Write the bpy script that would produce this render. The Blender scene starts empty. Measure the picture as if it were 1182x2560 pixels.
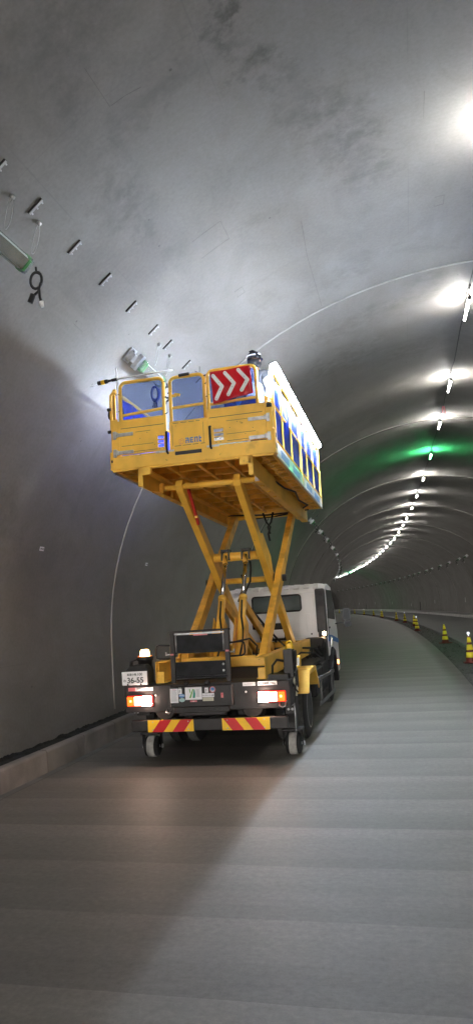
import bpy, bmesh, math, random
from math import pi, sin, cos, radians as RD
from mathutils import Vector, Matrix, noise as mnoise
random.seed(7)
S = bpy.context.scene
COL = S.collection

# ------------------------------------------------------------------ camera, world, exposure
K, GR, X0 = 0.00181, 0.01083, 1.25729           # tunnel curvature, gradient, lamp line offset
TR, TRZ, TZC = 5.596, 4.920, 1.411              # vault half width, rise, springing height
YAW, PIT, ROL = RD(13.65777), RD(8.28591), RD(3.47669)
fwd = Vector((-sin(YAW)*cos(PIT), cos(YAW)*cos(PIT), sin(PIT)))
rgt = Vector((cos(YAW), sin(YAW), 0)); upv = rgt.cross(fwd)
cr, sr = cos(ROL), sin(ROL)
r2 = rgt*cr - upv*sr; u2 = rgt*sr + upv*cr
cam = bpy.data.cameras.new('camera'); camo = bpy.data.objects.new('camera', cam); COL.objects.link(camo)
camo.matrix_world = Matrix(((r2.x, u2.x, -fwd.x, 0), (r2.y, u2.y, -fwd.y, 0), (r2.z, u2.z, -fwd.z, 1.7), (0, 0, 0, 1)))
cam.sensor_fit = 'VERTICAL'; cam.sensor_height = 36; cam.lens = 36*1807.49/2560
cam.clip_end = 1000; cam.clip_start = 0.05
S.camera = camo
SKY = 14.0
for y_, x_ in ((-38.6, .3),):       # sampling portal at the tunnel mouth behind the camera (it gives no light of its own)
    pl = bpy.data.lights.new('portal', 'AREA'); pl.shape = 'RECTANGLE'; pl.size = 13.5; pl.size_y = 8.; pl.cycles.is_portal = True
    po = bpy.data.objects.new('portal', pl); COL.objects.link(po)
    po.location = (x_, y_, 2.6 if y_ < 0 else 5.6); po.rotation_euler = (pi/2, 0, pi if y_ < 0 else .43)
W = bpy.data.worlds.new('World'); S.world = W; W.use_nodes = True
W.node_tree.nodes['Background'].inputs[0].default_value = (1.0, 0.94, 0.87, 1)   # daylight that enters through the two tunnel mouths
W.node_tree.nodes['Background'].inputs[1].default_value = SKY
S.view_settings.view_transform = 'Standard'; S.view_settings.look = 'None'
S.view_settings.exposure = 1.15; S.view_settings.gamma = 1
S.cycles.max_bounces = 7; S.cycles.diffuse_bounces = 5; S.cycles.use_denoising = True
S.cycles.sample_clamp_indirect = 6
LAMP = 240.0      # crown lamps
LED = 300.0      # platform floodlight tubes

# ------------------------------------------------------------------ materials
def mat(name, col, rough=.6, metal=0., var=0., vs=3., bump=0., bs=60., spec=.5, dirt=0., chips=0.):
    m = bpy.data.materials.new(name); m.use_nodes = True; nt = m.node_tree
    b = nt.nodes['Principled BSDF']
    b.inputs['Base Color'].default_value = (*col, 1); b.inputs['Roughness'].default_value = rough
    b.inputs['Metallic'].default_value = metal; b.inputs['Specular IOR Level'].default_value = spec
    tc = nt.nodes.new('ShaderNodeTexCoord')
    if var or dirt:
        n = nt.nodes.new('ShaderNodeTexNoise'); n.inputs['Scale'].default_value = vs; n.inputs['Detail'].default_value = 7
        nt.links.new(tc.outputs['Object'], n.inputs['Vector'])
        mx = nt.nodes.new('ShaderNodeMixRGB')
        k = 1-var-dirt
        mx.inputs[1].default_value = (col[0]*k, col[1]*k*(1-.1*dirt), col[2]*k, 1)
        mx.inputs[2].default_value = (*[min(1, c*(1+var*.5)) for c in col], 1)
        r = nt.nodes.new('ShaderNodeValToRGB'); r.color_ramp.elements[0].position = .34; r.color_ramp.elements[1].position = .58
        nt.links.new(n.outputs['Fac'], r.inputs[0]); nt.links.new(r.outputs[0], mx.inputs[0])
        out = mx.outputs[0]
        if chips:       # worn spots and drips of grease
            for sc, lo, hi, k, dk in ((9., .655, .70, chips, (.10, .05, .02)), (2.2, .60, .75, chips*.6, (.22, .12, .03)), (38., .70, .74, chips, (.06, .04, .03))):
                n2 = nt.nodes.new('ShaderNodeTexNoise'); n2.inputs['Scale'].default_value = sc; n2.inputs['Detail'].default_value = 9; n2.inputs['Roughness'].default_value = .7
                nt.links.new(tc.outputs['Object'], n2.inputs['Vector'])
                r2_ = nt.nodes.new('ShaderNodeValToRGB'); e = r2_.color_ramp.elements; e[0].position = lo; e[1].position = hi; e[1].color = (k, k, k, 1); nt.links.new(n2.outputs['Fac'], r2_.inputs[0])
                m3 = nt.nodes.new('ShaderNodeMixRGB'); nt.links.new(r2_.outputs[0], m3.inputs[0]); nt.links.new(out, m3.inputs[1]); m3.inputs[2].default_value = (*dk, 1); out = m3.outputs[0]
        nt.links.new(out, b.inputs['Base Color'])
    if bump:
        n = nt.nodes.new('ShaderNodeTexNoise'); n.inputs['Scale'].default_value = bs; n.inputs['Detail'].default_value = 5
        nt.links.new(tc.outputs['Object'], n.inputs['Vector'])
        bp = nt.nodes.new('ShaderNodeBump'); bp.inputs['Strength'].default_value = bump; bp.inputs['Distance'].default_value = .01
        nt.links.new(n.outputs['Fac'], bp.inputs['Height']); nt.links.new(bp.outputs[0], b.inputs['Normal'])
    return m
def emit(name, col, s, base=(.8, .8, .8)):
    m = bpy.data.materials.new(name); m.use_nodes = True; b = m.node_tree.nodes['Principled BSDF']
    b.inputs['Base Color'].default_value = (*base, 1)
    b.inputs['Emission Color'].default_value = (*col, 1); b.inputs['Emission Strength'].default_value = s
    return m
def film(name, col, opac, rough=.35, transl=.5, tint=None):
    m = bpy.data.materials.new(name); m.use_nodes = True; nt = m.node_tree
    out = nt.nodes['Material Output']; b = nt.nodes['Principled BSDF']
    b.inputs['Base Color'].default_value = (*col, 1); b.inputs['Roughness'].default_value = rough
    tl = nt.nodes.new('ShaderNodeBsdfTranslucent'); tl.inputs[0].default_value = (*col, 1)
    m1 = nt.nodes.new('ShaderNodeMixShader'); m1.inputs[0].default_value = transl
    tr = nt.nodes.new('ShaderNodeBsdfTransparent'); tr.inputs[0].default_value = (*(tint or [.55+.45*c for c in col]), 1)
    m2 = nt.nodes.new('ShaderNodeMixShader'); m2.inputs[0].default_value = opac
    nt.links.new(b.outputs[0], m1.inputs[1]); nt.links.new(tl.outputs[0], m1.inputs[2])
    nt.links.new(tr.outputs[0], m2.inputs[1]); nt.links.new(m1.outputs[0], m2.inputs[2])
    nt.links.new(m2.outputs[0], out.inputs[0])
    return m

def uvcoord(nt):
    n = nt.nodes.new('ShaderNodeUVMap'); n.uv_map = 'UVMap'; return n.outputs[0]
def N(nt, t, **kw):
    n = nt.nodes.new(t)
    for k, v in kw.items(): setattr(n, k, v)
    return n
def vmul(nt, v, sc):
    n = N(nt, 'ShaderNodeVectorMath', operation='MULTIPLY'); n.inputs[1].default_value = sc; nt.links.new(v, n.inputs[0]); return n.outputs[0]
def tex(nt, v, scale, detail=5, rough=.55, dist=0.):
    n = N(nt, 'ShaderNodeTexNoise'); n.inputs['Scale'].default_value = scale; n.inputs['Detail'].default_value = detail
    n.inputs['Roughness'].default_value = rough; n.inputs['Distortion'].default_value = dist; nt.links.new(v, n.inputs['Vector']); return n
def ramp(nt, f, a, b, ca=(0, 0, 0), cb=(1, 1, 1)):
    n = N(nt, 'ShaderNodeValToRGB'); e = n.color_ramp.elements
    e[0].position = a; e[1].position = b; e[0].color = (*ca, 1); e[1].color = (*cb, 1); nt.links.new(f, n.inputs[0]); return n.outputs[0]
def mix(nt, f, a, b, mode='MIX'):
    n = N(nt, 'ShaderNodeMixRGB', blend_type=mode)
    for i, s in enumerate((f, a, b)):
        if isinstance(s, (int, float)): n.inputs[i].default_value = s
        elif isinstance(s, tuple): n.inputs[i].default_value = (*s, 1)
        else: nt.links.new(s, n.inputs[i])
    return n.outputs[0]
def mth(nt, op, a, b=None):
    n = N(nt, 'ShaderNodeMath', operation=op)
    for i, s in enumerate((a, b)):
        if s is None: continue
        if isinstance(s, (int, float)): n.inputs[i].default_value = s
        else: nt.links.new(s, n.inputs[i])
    return n.outputs[0]

def vault_material():
    # UV: u = angle in radians * 5.3, v = distance along the tunnel (metres)
    m = bpy.data.materials.new('cast_concrete_vault'); m.use_nodes = True; nt = m.node_tree; b = nt.nodes['Principled BSDF']
    uv = uvcoord(nt)
    big = tex(nt, uv, .35, 6, .6, .6)
    c = ramp(nt, big.outputs['Fac'], .3, .72, (.218, .202, .186), (.285, .272, .258))
    mid = tex(nt, vmul(nt, uv, (1, .55, 1)), 1.6, 8, .62, 1.2)
    c = mix(nt, .55, c, ramp(nt, mid.outputs['Fac'], .3, .7, (.78, .78, .78), (1.13, 1.13, 1.13)), 'MULTIPLY')
    fine = tex(nt, uv, 26, 6, .7)
    c = mix(nt, .5, c, ramp(nt, fine.outputs['Fac'], .3, .7, (.78, .78, .78), (1.15, 1.15, 1.15)), 'MULTIPLY')
    # warped coordinate for stains
    wn = tex(nt, uv, 2.4, 6, .65)
    wv = N(nt, 'ShaderNodeVectorMath', operation='SUBTRACT'); nt.links.new(wn.outputs['Color'], wv.inputs[0]); wv.inputs[1].default_value = (.5, .5, .5)
    ws = vmul(nt, wv.outputs[0], (1.1, 1.1, 0))
    wa = N(nt, 'ShaderNodeVectorMath', operation='ADD'); nt.links.new(uv, wa.inputs[0]); nt.links.new(ws, wa.inputs[1])
    acc = None
    for s_, a_, ru, rv, k in [(4.55, 113.4, .10, .30, .95), (4.8, 112.9, .16, .16, .7), (5.1, 112.2, .22, .14, .75), (5.46, 110.3, .16, .22, .42),
            (6.0, 107.2, .42, .34, .5), (6.6, 105.2, .30, .40, .55), (7.2, 103.6, .30, .30, .42), (6.5, 108, .3, .25, .35),
            (5.5, 127.5, .26, .34, .5), (6.04, 127.6, .12, .3, .4), (6.7, 126.3, .16, .2, .35), (3.8, 124.4, .5, .3, .4), (4.33, 126, .14, .2, .38),
            (7.15, 116.6, .3, .2, .26), (9.3, 108, .5, .3, .3), (10.9, 100, .9, .25, .4), (11.2, 108, .8, .4, .3), (12.5, 112, .8, .7, .35), (10.4, 96, .4, .2, .4),
            (4.9, 122, .5, .12, .3), (8.9, 120, .25, .3, .22), (13.4, 98, .7, .5, .3), (9, 152, .5, .5, .3), (6.9, 165, .5, .3, .3)]:
        d = N(nt, 'ShaderNodeVectorMath', operation='SUBTRACT'); nt.links.new(wa.outputs[0], d.inputs[0]); d.inputs[1].default_value = (RD(a_)*5.3, s_, 0)
        d2 = N(nt, 'ShaderNodeVectorMath', operation='MULTIPLY'); nt.links.new(d.outputs[0], d2.inputs[0]); d2.inputs[1].default_value = (1/ru, 1/rv, 0)
        l = N(nt, 'ShaderNodeVectorMath', operation='LENGTH'); nt.links.new(d2.outputs[0], l.inputs[0])
        mr = N(nt, 'ShaderNodeMapRange', interpolation_type='SMOOTHSTEP'); nt.links.new(l.outputs['Value'], mr.inputs[0])
        for i, v in enumerate((.3, 1.5, k, 0.)): mr.inputs[i+1].default_value = v
        acc = mr.outputs[0] if acc is None else mth(nt, 'MAXIMUM', acc, mr.outputs[0])
    acc = mth(nt, 'MINIMUM', mth(nt, 'MULTIPLY', acc, 1.05), .9)
    acc = mth(nt, 'MULTIPLY', acc, ramp(nt, tex(nt, uv, 6, 7, .7).outputs['Fac'], .36, .6))
    c = mix(nt, acc, c, (.105, .1, .09))
    # smudges that go on down the tunnel
    sm = tex(nt, vmul(nt, uv, (.5, 1.3, 1)), .9, 7, .6, 1.5)
    c = mix(nt, ramp(nt, sm.outputs['Fac'], .58, .78, (0, 0, 0), (.4, .4, .4)), c, (.15, .145, .14))
    # small blow holes
    vo = N(nt, 'ShaderNodeTexVoronoi'); vo.inputs['Scale'].default_value = 2.3; nt.links.new(uv, vo.inputs['Vector'])
    c = mix(nt, ramp(nt, vo.outputs['Distance'], .022, .035, (.6, .6, .6), (0, 0, 0)), c, (.07, .065, .06))
    # faint formwork panel lines along and across
    sx = N(nt, 'ShaderNodeSeparateXYZ'); nt.links.new(uv, sx.inputs[0])
    for o, per, w, k in ((sx.outputs[0], 1.53, .006, .25), (sx.outputs[1], 1.505, .006, .22)):
        f = mth(nt, 'ABSOLUTE', mth(nt, 'SUBTRACT', mth(nt, 'FRACT', mth(nt, 'DIVIDE', o, per)), .5))
        f = mth(nt, 'GREATER_THAN', f, .5-w/per)
        f = mth(nt, 'MULTIPLY', mth(nt, 'MULTIPLY', f, k), ramp(nt, tex(nt, uv, .8, 3).outputs['Fac'], .45, .6))
        c = mix(nt, f, c, (.16, .155, .15))
    nt.links.new(c, b.inputs['Base Color'])
    b.inputs['Roughness'].default_value = .62; b.inputs['Specular IOR Level'].default_value = .35
    bp = N(nt, 'ShaderNodeBump'); bp.inputs['Strength'].default_value = .25; bp.inputs['Distance'].default_value = .02
    h = mth(nt, 'ADD', mth(nt, 'MULTIPLY', big.outputs['Fac'], 2.), mth(nt, 'MULTIPLY', fine.outputs['Fac'], .12))
    nt.links.new(h, bp.inputs['Height']); nt.links.new(bp.outputs[0], b.inputs['Normal'])
    return m

STRIP = .26
def road_material(name, c0, c1, band=.35, dark=(.12, .115, .11)):
    m = bpy.data.materials.new(name); m.use_nodes = True; nt = m.node_tree; b = nt.nodes['Principled BSDF']
    uv = uvcoord(nt)
    n = tex(nt, vmul(nt, uv, (.16, 1.5, 1)), 1.1, 8, .68, .25)     # finishing bands across the lane
    c = ramp(nt, n.outputs['Fac'], .2, .8, c0, c1)
    n2 = tex(nt, uv, .8, 7, .65, .8)
    c = mix(nt, .6, c, ramp(nt, n2.outputs['Fac'], .3, .7, (.8, .8, .79), (1.12, 1.12, 1.12)), 'MULTIPLY')
    br = tex(nt, vmul(nt, uv, (1.2, 9, 1)), 3, 7, .8)              # broomed texture
    c = mix(nt, .6, c, ramp(nt, br.outputs['Fac'], .3, .7, (.90, .90, .90), (1.08, 1.08, 1.08)), 'MULTIPLY')
    ln = tex(nt, vmul(nt, uv, (.06, 5.5, 1)), 1.0, 3, .5)
    c = mix(nt, 1., c, ramp(nt, ln.outputs['Fac'], .44, .56, (.965, .965, .96), (1.02, 1.02, 1.02)), 'MULTIPLY')
    # screeded strips 0.83 m long, each fading to a sharp edge and of its own tone
    sp = N(nt, 'ShaderNodeSeparateXYZ'); nt.links.new(uv, sp.inputs[0])
    wob = tex(nt, vmul(nt, uv, (.35, .8, 1)), 1., 3)
    t_ = mth(nt, 'ADD', mth(nt, 'DIVIDE', sp.outputs[1], .83), mth(nt, 'MULTIPLY', wob.outputs['Fac'], .07))
    t_ = mth(nt, 'ADD', t_, mth(nt, 'MULTIPLY', sp.outputs[0], .025))
    fr = mth(nt, 'FRACT', t_)
    wn_ = N(nt, 'ShaderNodeTexWhiteNoise', noise_dimensions='1D'); nt.links.new(mth(nt, 'FLOOR', t_), wn_.inputs['W'])
    k_ = mth(nt, 'ADD', mth(nt, 'MULTIPLY', fr, STRIP), mth(nt, 'MULTIPLY', wn_.outputs['Value'], .10))
    k_ = mth(nt, 'ADD', k_, .95-STRIP*.5)
    cb_ = N(nt, 'ShaderNodeCombineXYZ'); [nt.links.new(k_, cb_.inputs[i]) for i in range(3)]
    c = mix(nt, 1., c, cb_.outputs[0], 'MULTIPLY')
    gr = tex(nt, uv, 22, 7, .85)
    c = mix(nt, .5, c, ramp(nt, gr.outputs['Fac'], .34, .66, (.50, .50, .50), (1.35, 1.35, 1.35)), 'MULTIPLY')
    vo = N(nt, 'ShaderNodeTexVoronoi'); vo.inputs['Scale'].default_value = .9; nt.links.new(uv, vo.inputs['Vector'])
    c = mix(nt, ramp(nt, vo.outputs['Distance'], .02, .05, (.5, .5, .5), (0, 0, 0)), c, dark)
    # long tyre-like scuffs along the lane
    sc = tex(nt, vmul(nt, uv, (3.2, .12, 1)), 1.2, 5, .6)
    c = mix(nt, ramp(nt, sc.outputs['Fac'], .56, .75, (0, 0, 0), (.3, .3, .3)), c, dark)
    nt.links.new(c, b.inputs['Base Color']); b.inputs['Roughness'].default_value = .6; b.inputs['Specular IOR Level'].default_value = .4
    bp = N(nt, 'ShaderNodeBump'); bp.inputs['Strength'].default_value = .35; bp.inputs['Distance'].default_value = .004
    nt.links.new(mth(nt, 'ADD', br.outputs['Fac'], mth(nt, 'MULTIPLY', gr.outputs['Fac'], .6)), bp.inputs['Height'])
    nt.links.new(bp.outputs[0], b.inputs['Normal'])
    return m

M = {}
M['vault'] = vault_material()
M['road'] = road_material('broomed_concrete', (.142, .132, .118), (.182, .171, .155))
M['road2'] = road_material('far_lane_concrete', (.13, .13, .125), (.165, .165, .16))
M['kerb'] = mat('kerb_concrete', (.235, .215, .195), .75, var=.25, vs=2.2, bump=.4, bs=70)
M['rkerb'] = mat('pale_new_kerb', (.42, .41, .39), .7, var=.2, vs=2)
M['soil'] = mat('dark_wet_soil', (.009, .009, .007), .95, var=.5, vs=9, bump=1, bs=25)
M['gravel'] = mat('crushed_gravel', (.085, .086, .075), .95, var=.55, vs=14, bump=1., bs=40)
M['seal'] = mat('joint_seal_grey', (.38, .36, .33), .5, var=.2, vs=3)
M['patch'] = mat('patch_mortar', (.25, .25, .245), .7, var=.2, vs=5)
M['darkline'] = mat('chipped_edge', (.10, .095, .085), .9)
M['yellow'] = mat('yellow_machine_paint', (.95, .56, .075), .42, var=.10, vs=2.5, dirt=.08, bump=.05, bs=25, chips=.7)
M['yellow2'] = mat('worn_yellow_paint', (.84, .46, .06), .5, var=.15, vs=5, dirt=.14, bump=.08, bs=40, chips=.9)
M['black'] = mat('black_painted_steel', (.016, .014, .015), .5, var=.5, vs=7, bump=.05)
M['chassis'] = mat('greasy_black_chassis', (.014, .013, .013), .65, var=.4, vs=8, bump=.2)
M['plateblack'] = mat('scuffed_black_sheet', (.014, .015, .018), .6, var=.6, vs=6, spec=.25)
M['rubber'] = mat('tyre_rubber', (.018, .018, .019), .8, bump=.3, bs=50)
M['tread'] = mat('dusty_solid_tyre', (.42, .41, .39), .8, var=.25, vs=14)
M['treadgrey'] = mat('dusty_tyre_tread', (.11, .11, .105), .85, var=.3, vs=14)
M['steel'] = mat('galvanised_steel', (.55, .56, .58), .35, .9, var=.2, vs=20)
M['chrome'] = mat('chromed_rod', (.6, .58, .56), .12, 1.)
M['rimgrey'] = mat('grey_wheel_rim', (.30, .30, .30), .5, .4, var=.2)
M['alu'] = mat('polished_aluminium_strip', (.80, .82, .85), .30, 1., var=.08, vs=6)
M['white'] = mat('white_cab_paint', (.88, .87, .86), .3, var=.05, vs=1.5)
M['whitep'] = mat('white_plastic', (.78, .78, .78), .45)
M['film'] = film('milky_wrapping_film', (.62, .70, .66), .30, .2, .3)
M['tape'] = mat('green_masking_tape', (.06, .27, .07), .6)
M['glass'] = mat('dark_cab_glass', (.035, .06, .055), .08, spec=.8)
M['lens'] = mat('luminaire_glass', (.24, .20, .17), .12, spec=.6, var=.35, vs=3)
M['blue'] = film('blue_tarpaulin', (.008, .05, .56), .97, .45, .45)
M['bluebright'] = film('bright_blue_sheet', (.03, .22, .80), .97, .4, .4)
M['net'] = film('blue_mesh_netting', (.08, .12, .30), .42, .6, .15, (.32, .40, .58))
M['redsheet'] = film('red_vinyl_sheet', (.62, .008, .02), .98, .3, .35)
M['redpaint'] = mat('red_paint', (.55, .03, .02), .4)
M['refl_yellow'] = mat('yellow_reflector', (.95, .58, .02), .35)
M['refl_red'] = mat('red_reflector', (.60, .01, .02), .35)
M['paper'] = mat('white_sticker', (.86, .86, .88), .5)
M['cream'] = mat('cream_sticker', (.70, .68, .52), .5)
M['pink'] = mat('pale_red_sticker', (.70, .22, .24), .5)
M['ink'] = mat('black_ink', (.02, .022, .03), .6)
M['greyink'] = mat('grey_ink', (.22, .22, .25), .6)
M['plateink'] = mat('green_black_plate_ink', (.02, .035, .04), .5)
M['green1'] = mat('leaf_green_print', (.16, .42, .09), .5)
M['green2'] = mat('teal_print', (.02, .28, .20), .5)
M['logoblue'] = mat('blue_logo_print', (.06, .20, .50), .5)
M['logopink'] = mat('faded_orange_print', (.72, .30, .14), .5)
M['badgeblue'] = mat('light_blue_print', (.16, .34, .62), .5)
M['badgeaqua'] = mat('pale_aqua_print', (.42, .60, .60), .5)
M['railgrey'] = mat('galvanised_rail', (.45, .45, .46), .5, var=.2, vs=20)
M['guardgrey'] = mat('dark_grey_guard', (.09, .09, .09), .5, .3)
M['mirror'] = mat('mirror_glass', (.012, .013, .014), .3, 1.)
M['leddim'] = emit('left_led_tube', (.80, .88, 1.), LED*.06)
M['ledshade'] = film('added_shade_film', (.8, .8, .82), .40, .5, .35)  # half-clear film for the shades added over the platform tubes
M['ropeblue'] = mat('blue_rope', (.01, .035, .22), .7)
M['cable'] = mat('black_cable', (.008, .008, .008), .5)
M['wire'] = mat('bare_steel_wire', (.5, .5, .48), .35, .8)
M['conered'] = mat('dull_red_cone', (.13, .022, .012), .6, var=.2)
M['conebase'] = mat('brown_rubber_base', (.16, .035, .025), .8)
M['coneyel'] = mat('bright_reflective_yellow', (.98, .85, .05), .3)
M['balllamp'] = emit('clear_lamp_ball', (.85, .9, 1), .5)
M['amber'] = mat('amber_lens', (.75, .16, .01), .3)
M['cloth_dark'] = mat('slate_work_jacket', (.11, .12, .15), .8, bump=.3, bs=20)
M['cloth_white'] = mat('pale_work_sleeve', (.72, .74, .78), .8)
M['trouser'] = mat('navy_work_trousers', (.02, .026, .05), .85)
M['skin'] = mat('skin', (.50, .30, .21), .55)
M['helmet'] = mat('black_helmet', (.012, .013, .02), .22)
M['boot'] = mat('black_boot', (.015, .014, .013), .6)
M['lamp'] = emit('cool_white_tube', (1., .98, .935), LAMP)
M['lampg'] = emit('green_tube', (.09, 1., .33), LAMP*1.2)
M['lamp2'] = emit('cool_white_tube_end', (1., .985, .95), LAMP*.12)
M['lampg2'] = emit('green_tube_end', (.10, 1., .35), LAMP*.12)
M['led'] = emit('platform_led_tube', (.72, .84, 1.), LED)
M['revlamp'] = emit('reversing_lamp', (1, .74, .58), 70)
M['braklamp'] = emit('brake_lamp', (1, .36, .22), 6)
M['brakred'] = emit('red_tail_lens', (1, .02, .01), .5, (.6, .01, .01))
M['orangelens'] = emit('orange_indicator_lens', (1, .16, .01), .9, (.8, .2, .02))
M['orangehot'] = emit('orange_filament', (1, .5, .1), 3.)
M['beacon'] = emit('amber_beacon_dome', (1, .55, .16), 16)
M['sidelamp'] = emit('warm_side_lamp', (1, .62, .34), 90)
M['marker'] = emit('orange_side_marker', (1, .22, .05), 6)
M['floodlens'] = mat('flood_lens', (.7, .72, .75), .2)

# ------------------------------------------------------------------ object helpers
def link(o, parent=None):
    COL.objects.link(o)
    if parent: o.parent = parent
    return o
def tag(o, label=None, cat=None, group=None, kind=None):
    if label: o['label'] = label
    if cat: o['category'] = cat
    if group: o['group'] = group
    if kind: o['kind'] = kind
    return o
def thing(name, label, cat, mw=None, group=None):
    o = bpy.data.objects.new(name, None); o.empty_display_size = .2; link(o)
    if mw is not None: o.matrix_world = mw
    return tag(o, label, cat, group)
def copy_tree(o, parent=None):
    c = o.copy(); COL.objects.link(c)
    if parent: c.parent = parent
    for ch in list(o.children): copy_tree(ch, c)
    return c

class MB:
    def __init__(s, org=(0, 0, 0)):
        s.bm = bmesh.new(); s.o = Vector(org); s.mi = 0; s.uv = None
    def v(s, p): return s.bm.verts.new(Vector(p)-s.o)
    def face(s, vs):
        try: f = s.bm.faces.new(vs); f.material_index = s.mi; return f
        except ValueError: return None
    def box(s, x0, x1, y0, y1, z0, z1):
        a = [s.v((x, y, z)) for z in (z0, z1) for y in (y0, y1) for x in (x0, x1)]
        for q in ((0, 2, 3, 1), (4, 5, 7, 6), (0, 1, 5, 4), (2, 6, 7, 3), (0, 4, 6, 2), (1, 3, 7, 5)): s.face([a[i] for i in q])
        return s
    def beam(s, p, q, w, h, up=(0, 0, 1)):       # rectangular bar p->q, w across, h along 'up'
        p, q = Vector(p), Vector(q); d = (q-p).normalized(); side = d.cross(Vector(up)).normalized(); u = side.cross(d)
        A = []
        for c in (p, q):
            for a_, b_ in ((-1, -1), (1, -1), (1, 1), (-1, 1)): A.append(s.v(c+side*a_*w/2+u*b_*h/2))
        for f in ((3, 2, 1, 0), (4, 5, 6, 7), (0, 1, 5, 4), (1, 2, 6, 5), (2, 3, 7, 6), (3, 0, 4, 7)): s.face([A[i] for i in f])
        return s
    def tube(s, p, q, r, n=12, r2=None, cap=True):
        return s.path([p, q], r, n, cap, r2)
    def path(s, pts, r, n=8, cap=True, r2=None, closed=False):
        pts = [Vector(p) for p in pts]; rings = []; L = len(pts); prev = None
        for i, p in enumerate(pts):
            if closed: d = pts[(i+1) % L]-pts[i-1]
            else: d = (pts[min(i+1, L-1)]-pts[max(i-1, 0)])
            d.normalize()
            if prev is None:
                a = Vector((0, 0, 1)) if abs(d.z) < .9 else Vector((1, 0, 0)); u = d.cross(a).normalized()
            else:
                u = (prev-d*prev.dot(d)).normalized()
            prev = u; w = d.cross(u); rr = r if (r2 is None or i == 0) else r2
            rings.append([s.v(p+(u*cos(2*pi*k/n)+w*sin(2*pi*k/n))*rr) for k in range(n)])
        for i in range(L if closed else L-1):
            a, b = rings[i], rings[(i+1) % L]
            for k in range(n):
                f = s.face([a[k], a[(k+1) % n], b[(k+1) % n], b[k]])
                if f: f.smooth = True
        if cap and not closed: s.face(rings[0][::-1]); s.face(rings[-1])
        return s
    def prism(s, pts, axis, a, b):                # polygon in the plane normal to axis, extruded a..b
        def P(u, v, w):
            return {0: (w, u, v), 1: (u, w, v), 2: (u, v, w)}[axis]
        A = [s.v(P(u, v, a)) for u, v in pts]; B = [s.v(P(u, v, b)) for u, v in pts]; n = len(pts)
        s.face(A[::-1]); s.face(B)
        for i in range(n): s.face([A[i], A[(i+1) % n], B[(i+1) % n], B[i]])
        return s
    def lathe(s, c, axis, prof, n=24):            # prof: (distance along axis, radius)
        c = Vector(c); ax = Vector(axis).normalized(); t = Vector((0, 0, 1)) if abs(ax.z) < .9 else Vector((1, 0, 0))
        u = ax.cross(t).normalized(); w = ax.cross(u); rings = []
        for d, r in prof: rings.append([s.v(c+ax*d+(u*cos(2*pi*k/n)+w*sin(2*pi*k/n))*max(r, 1e-4)) for k in range(n)])
        for a, b in zip(rings, rings[1:]):
            for k in range(n):
                f = s.face([a[k], a[(k+1) % n], b[(k+1) % n], b[k]])
                if f: f.smooth = True
        s.face(rings[0][::-1]); s.face(rings[-1]); return s
    def sheet(s, f, nu, nv, th=.004):              # f(u,v)->point ; thin closed sheet along y or x decided by caller
        g = [[s.v(f(i/nu, j/nv)) for j in range(nv+1)] for i in range(nu+1)]
        for i in range(nu):
            for j in range(nv):
                q = s.face([g[i][j], g[i+1][j], g[i+1][j+1], g[i][j+1]])
                if q: q.smooth = True
        return s
    def build(s, name, m, parent=None, bevel=0, loc=None, solid=0, seg=1):
        me = bpy.data.meshes.new(name)
        bmesh.ops.recalc_face_normals(s.bm, faces=s.bm.faces); s.bm.to_mesh(me); s.bm.free()
        for k in (m if isinstance(m, (list, tuple)) else [m]): me.materials.append(M[k] if isinstance(k, str) else k)
        o = bpy.data.objects.new(name, me); link(o, parent)
        if loc is not None: o.location = loc
        if solid:
            md = o.modifiers.new('thickness', 'SOLIDIFY'); md.thickness = solid; md.offset = 0
        if bevel:
            md = o.modifiers.new('bevel', 'BEVEL'); md.width = bevel; md.segments = seg; md.limit_method = 'ANGLE'
        return o

def split_parts(names):
    for o in [o for o in bpy.data.objects if o.type == 'MESH' and o.parent and o.name.split('.')[0] in names]:
        me = o.data; par = list(range(len(me.vertices)))
        def fd(a):
            while par[a] != a: par[a] = par[par[a]]; a = par[a]
            return a
        for e in me.edges: par[fd(e.vertices[0])] = fd(e.vertices[1])
        groups = {}
        for p in me.polygons: groups.setdefault(fd(p.vertices[0]), []).append(p)
        if len(groups) < 2: continue
        first = True
        for ps in groups.values():
            idx = {}; vs = []; fs = []
            for p in ps:
                f = []
                for v in p.vertices:
                    if v not in idx: idx[v] = len(vs); vs.append(me.vertices[v].co.copy())
                    f.append(idx[v])
                fs.append(f)
            m2 = bpy.data.meshes.new(me.name); m2.from_pydata(vs, [], fs)
            for m in me.materials: m2.materials.append(m)
            for p, q in zip(m2.polygons, ps): p.use_smooth = q.use_smooth
            c = o if first else o.copy()
            if not first: COL.objects.link(c)
            first = False; c.data = m2

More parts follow.
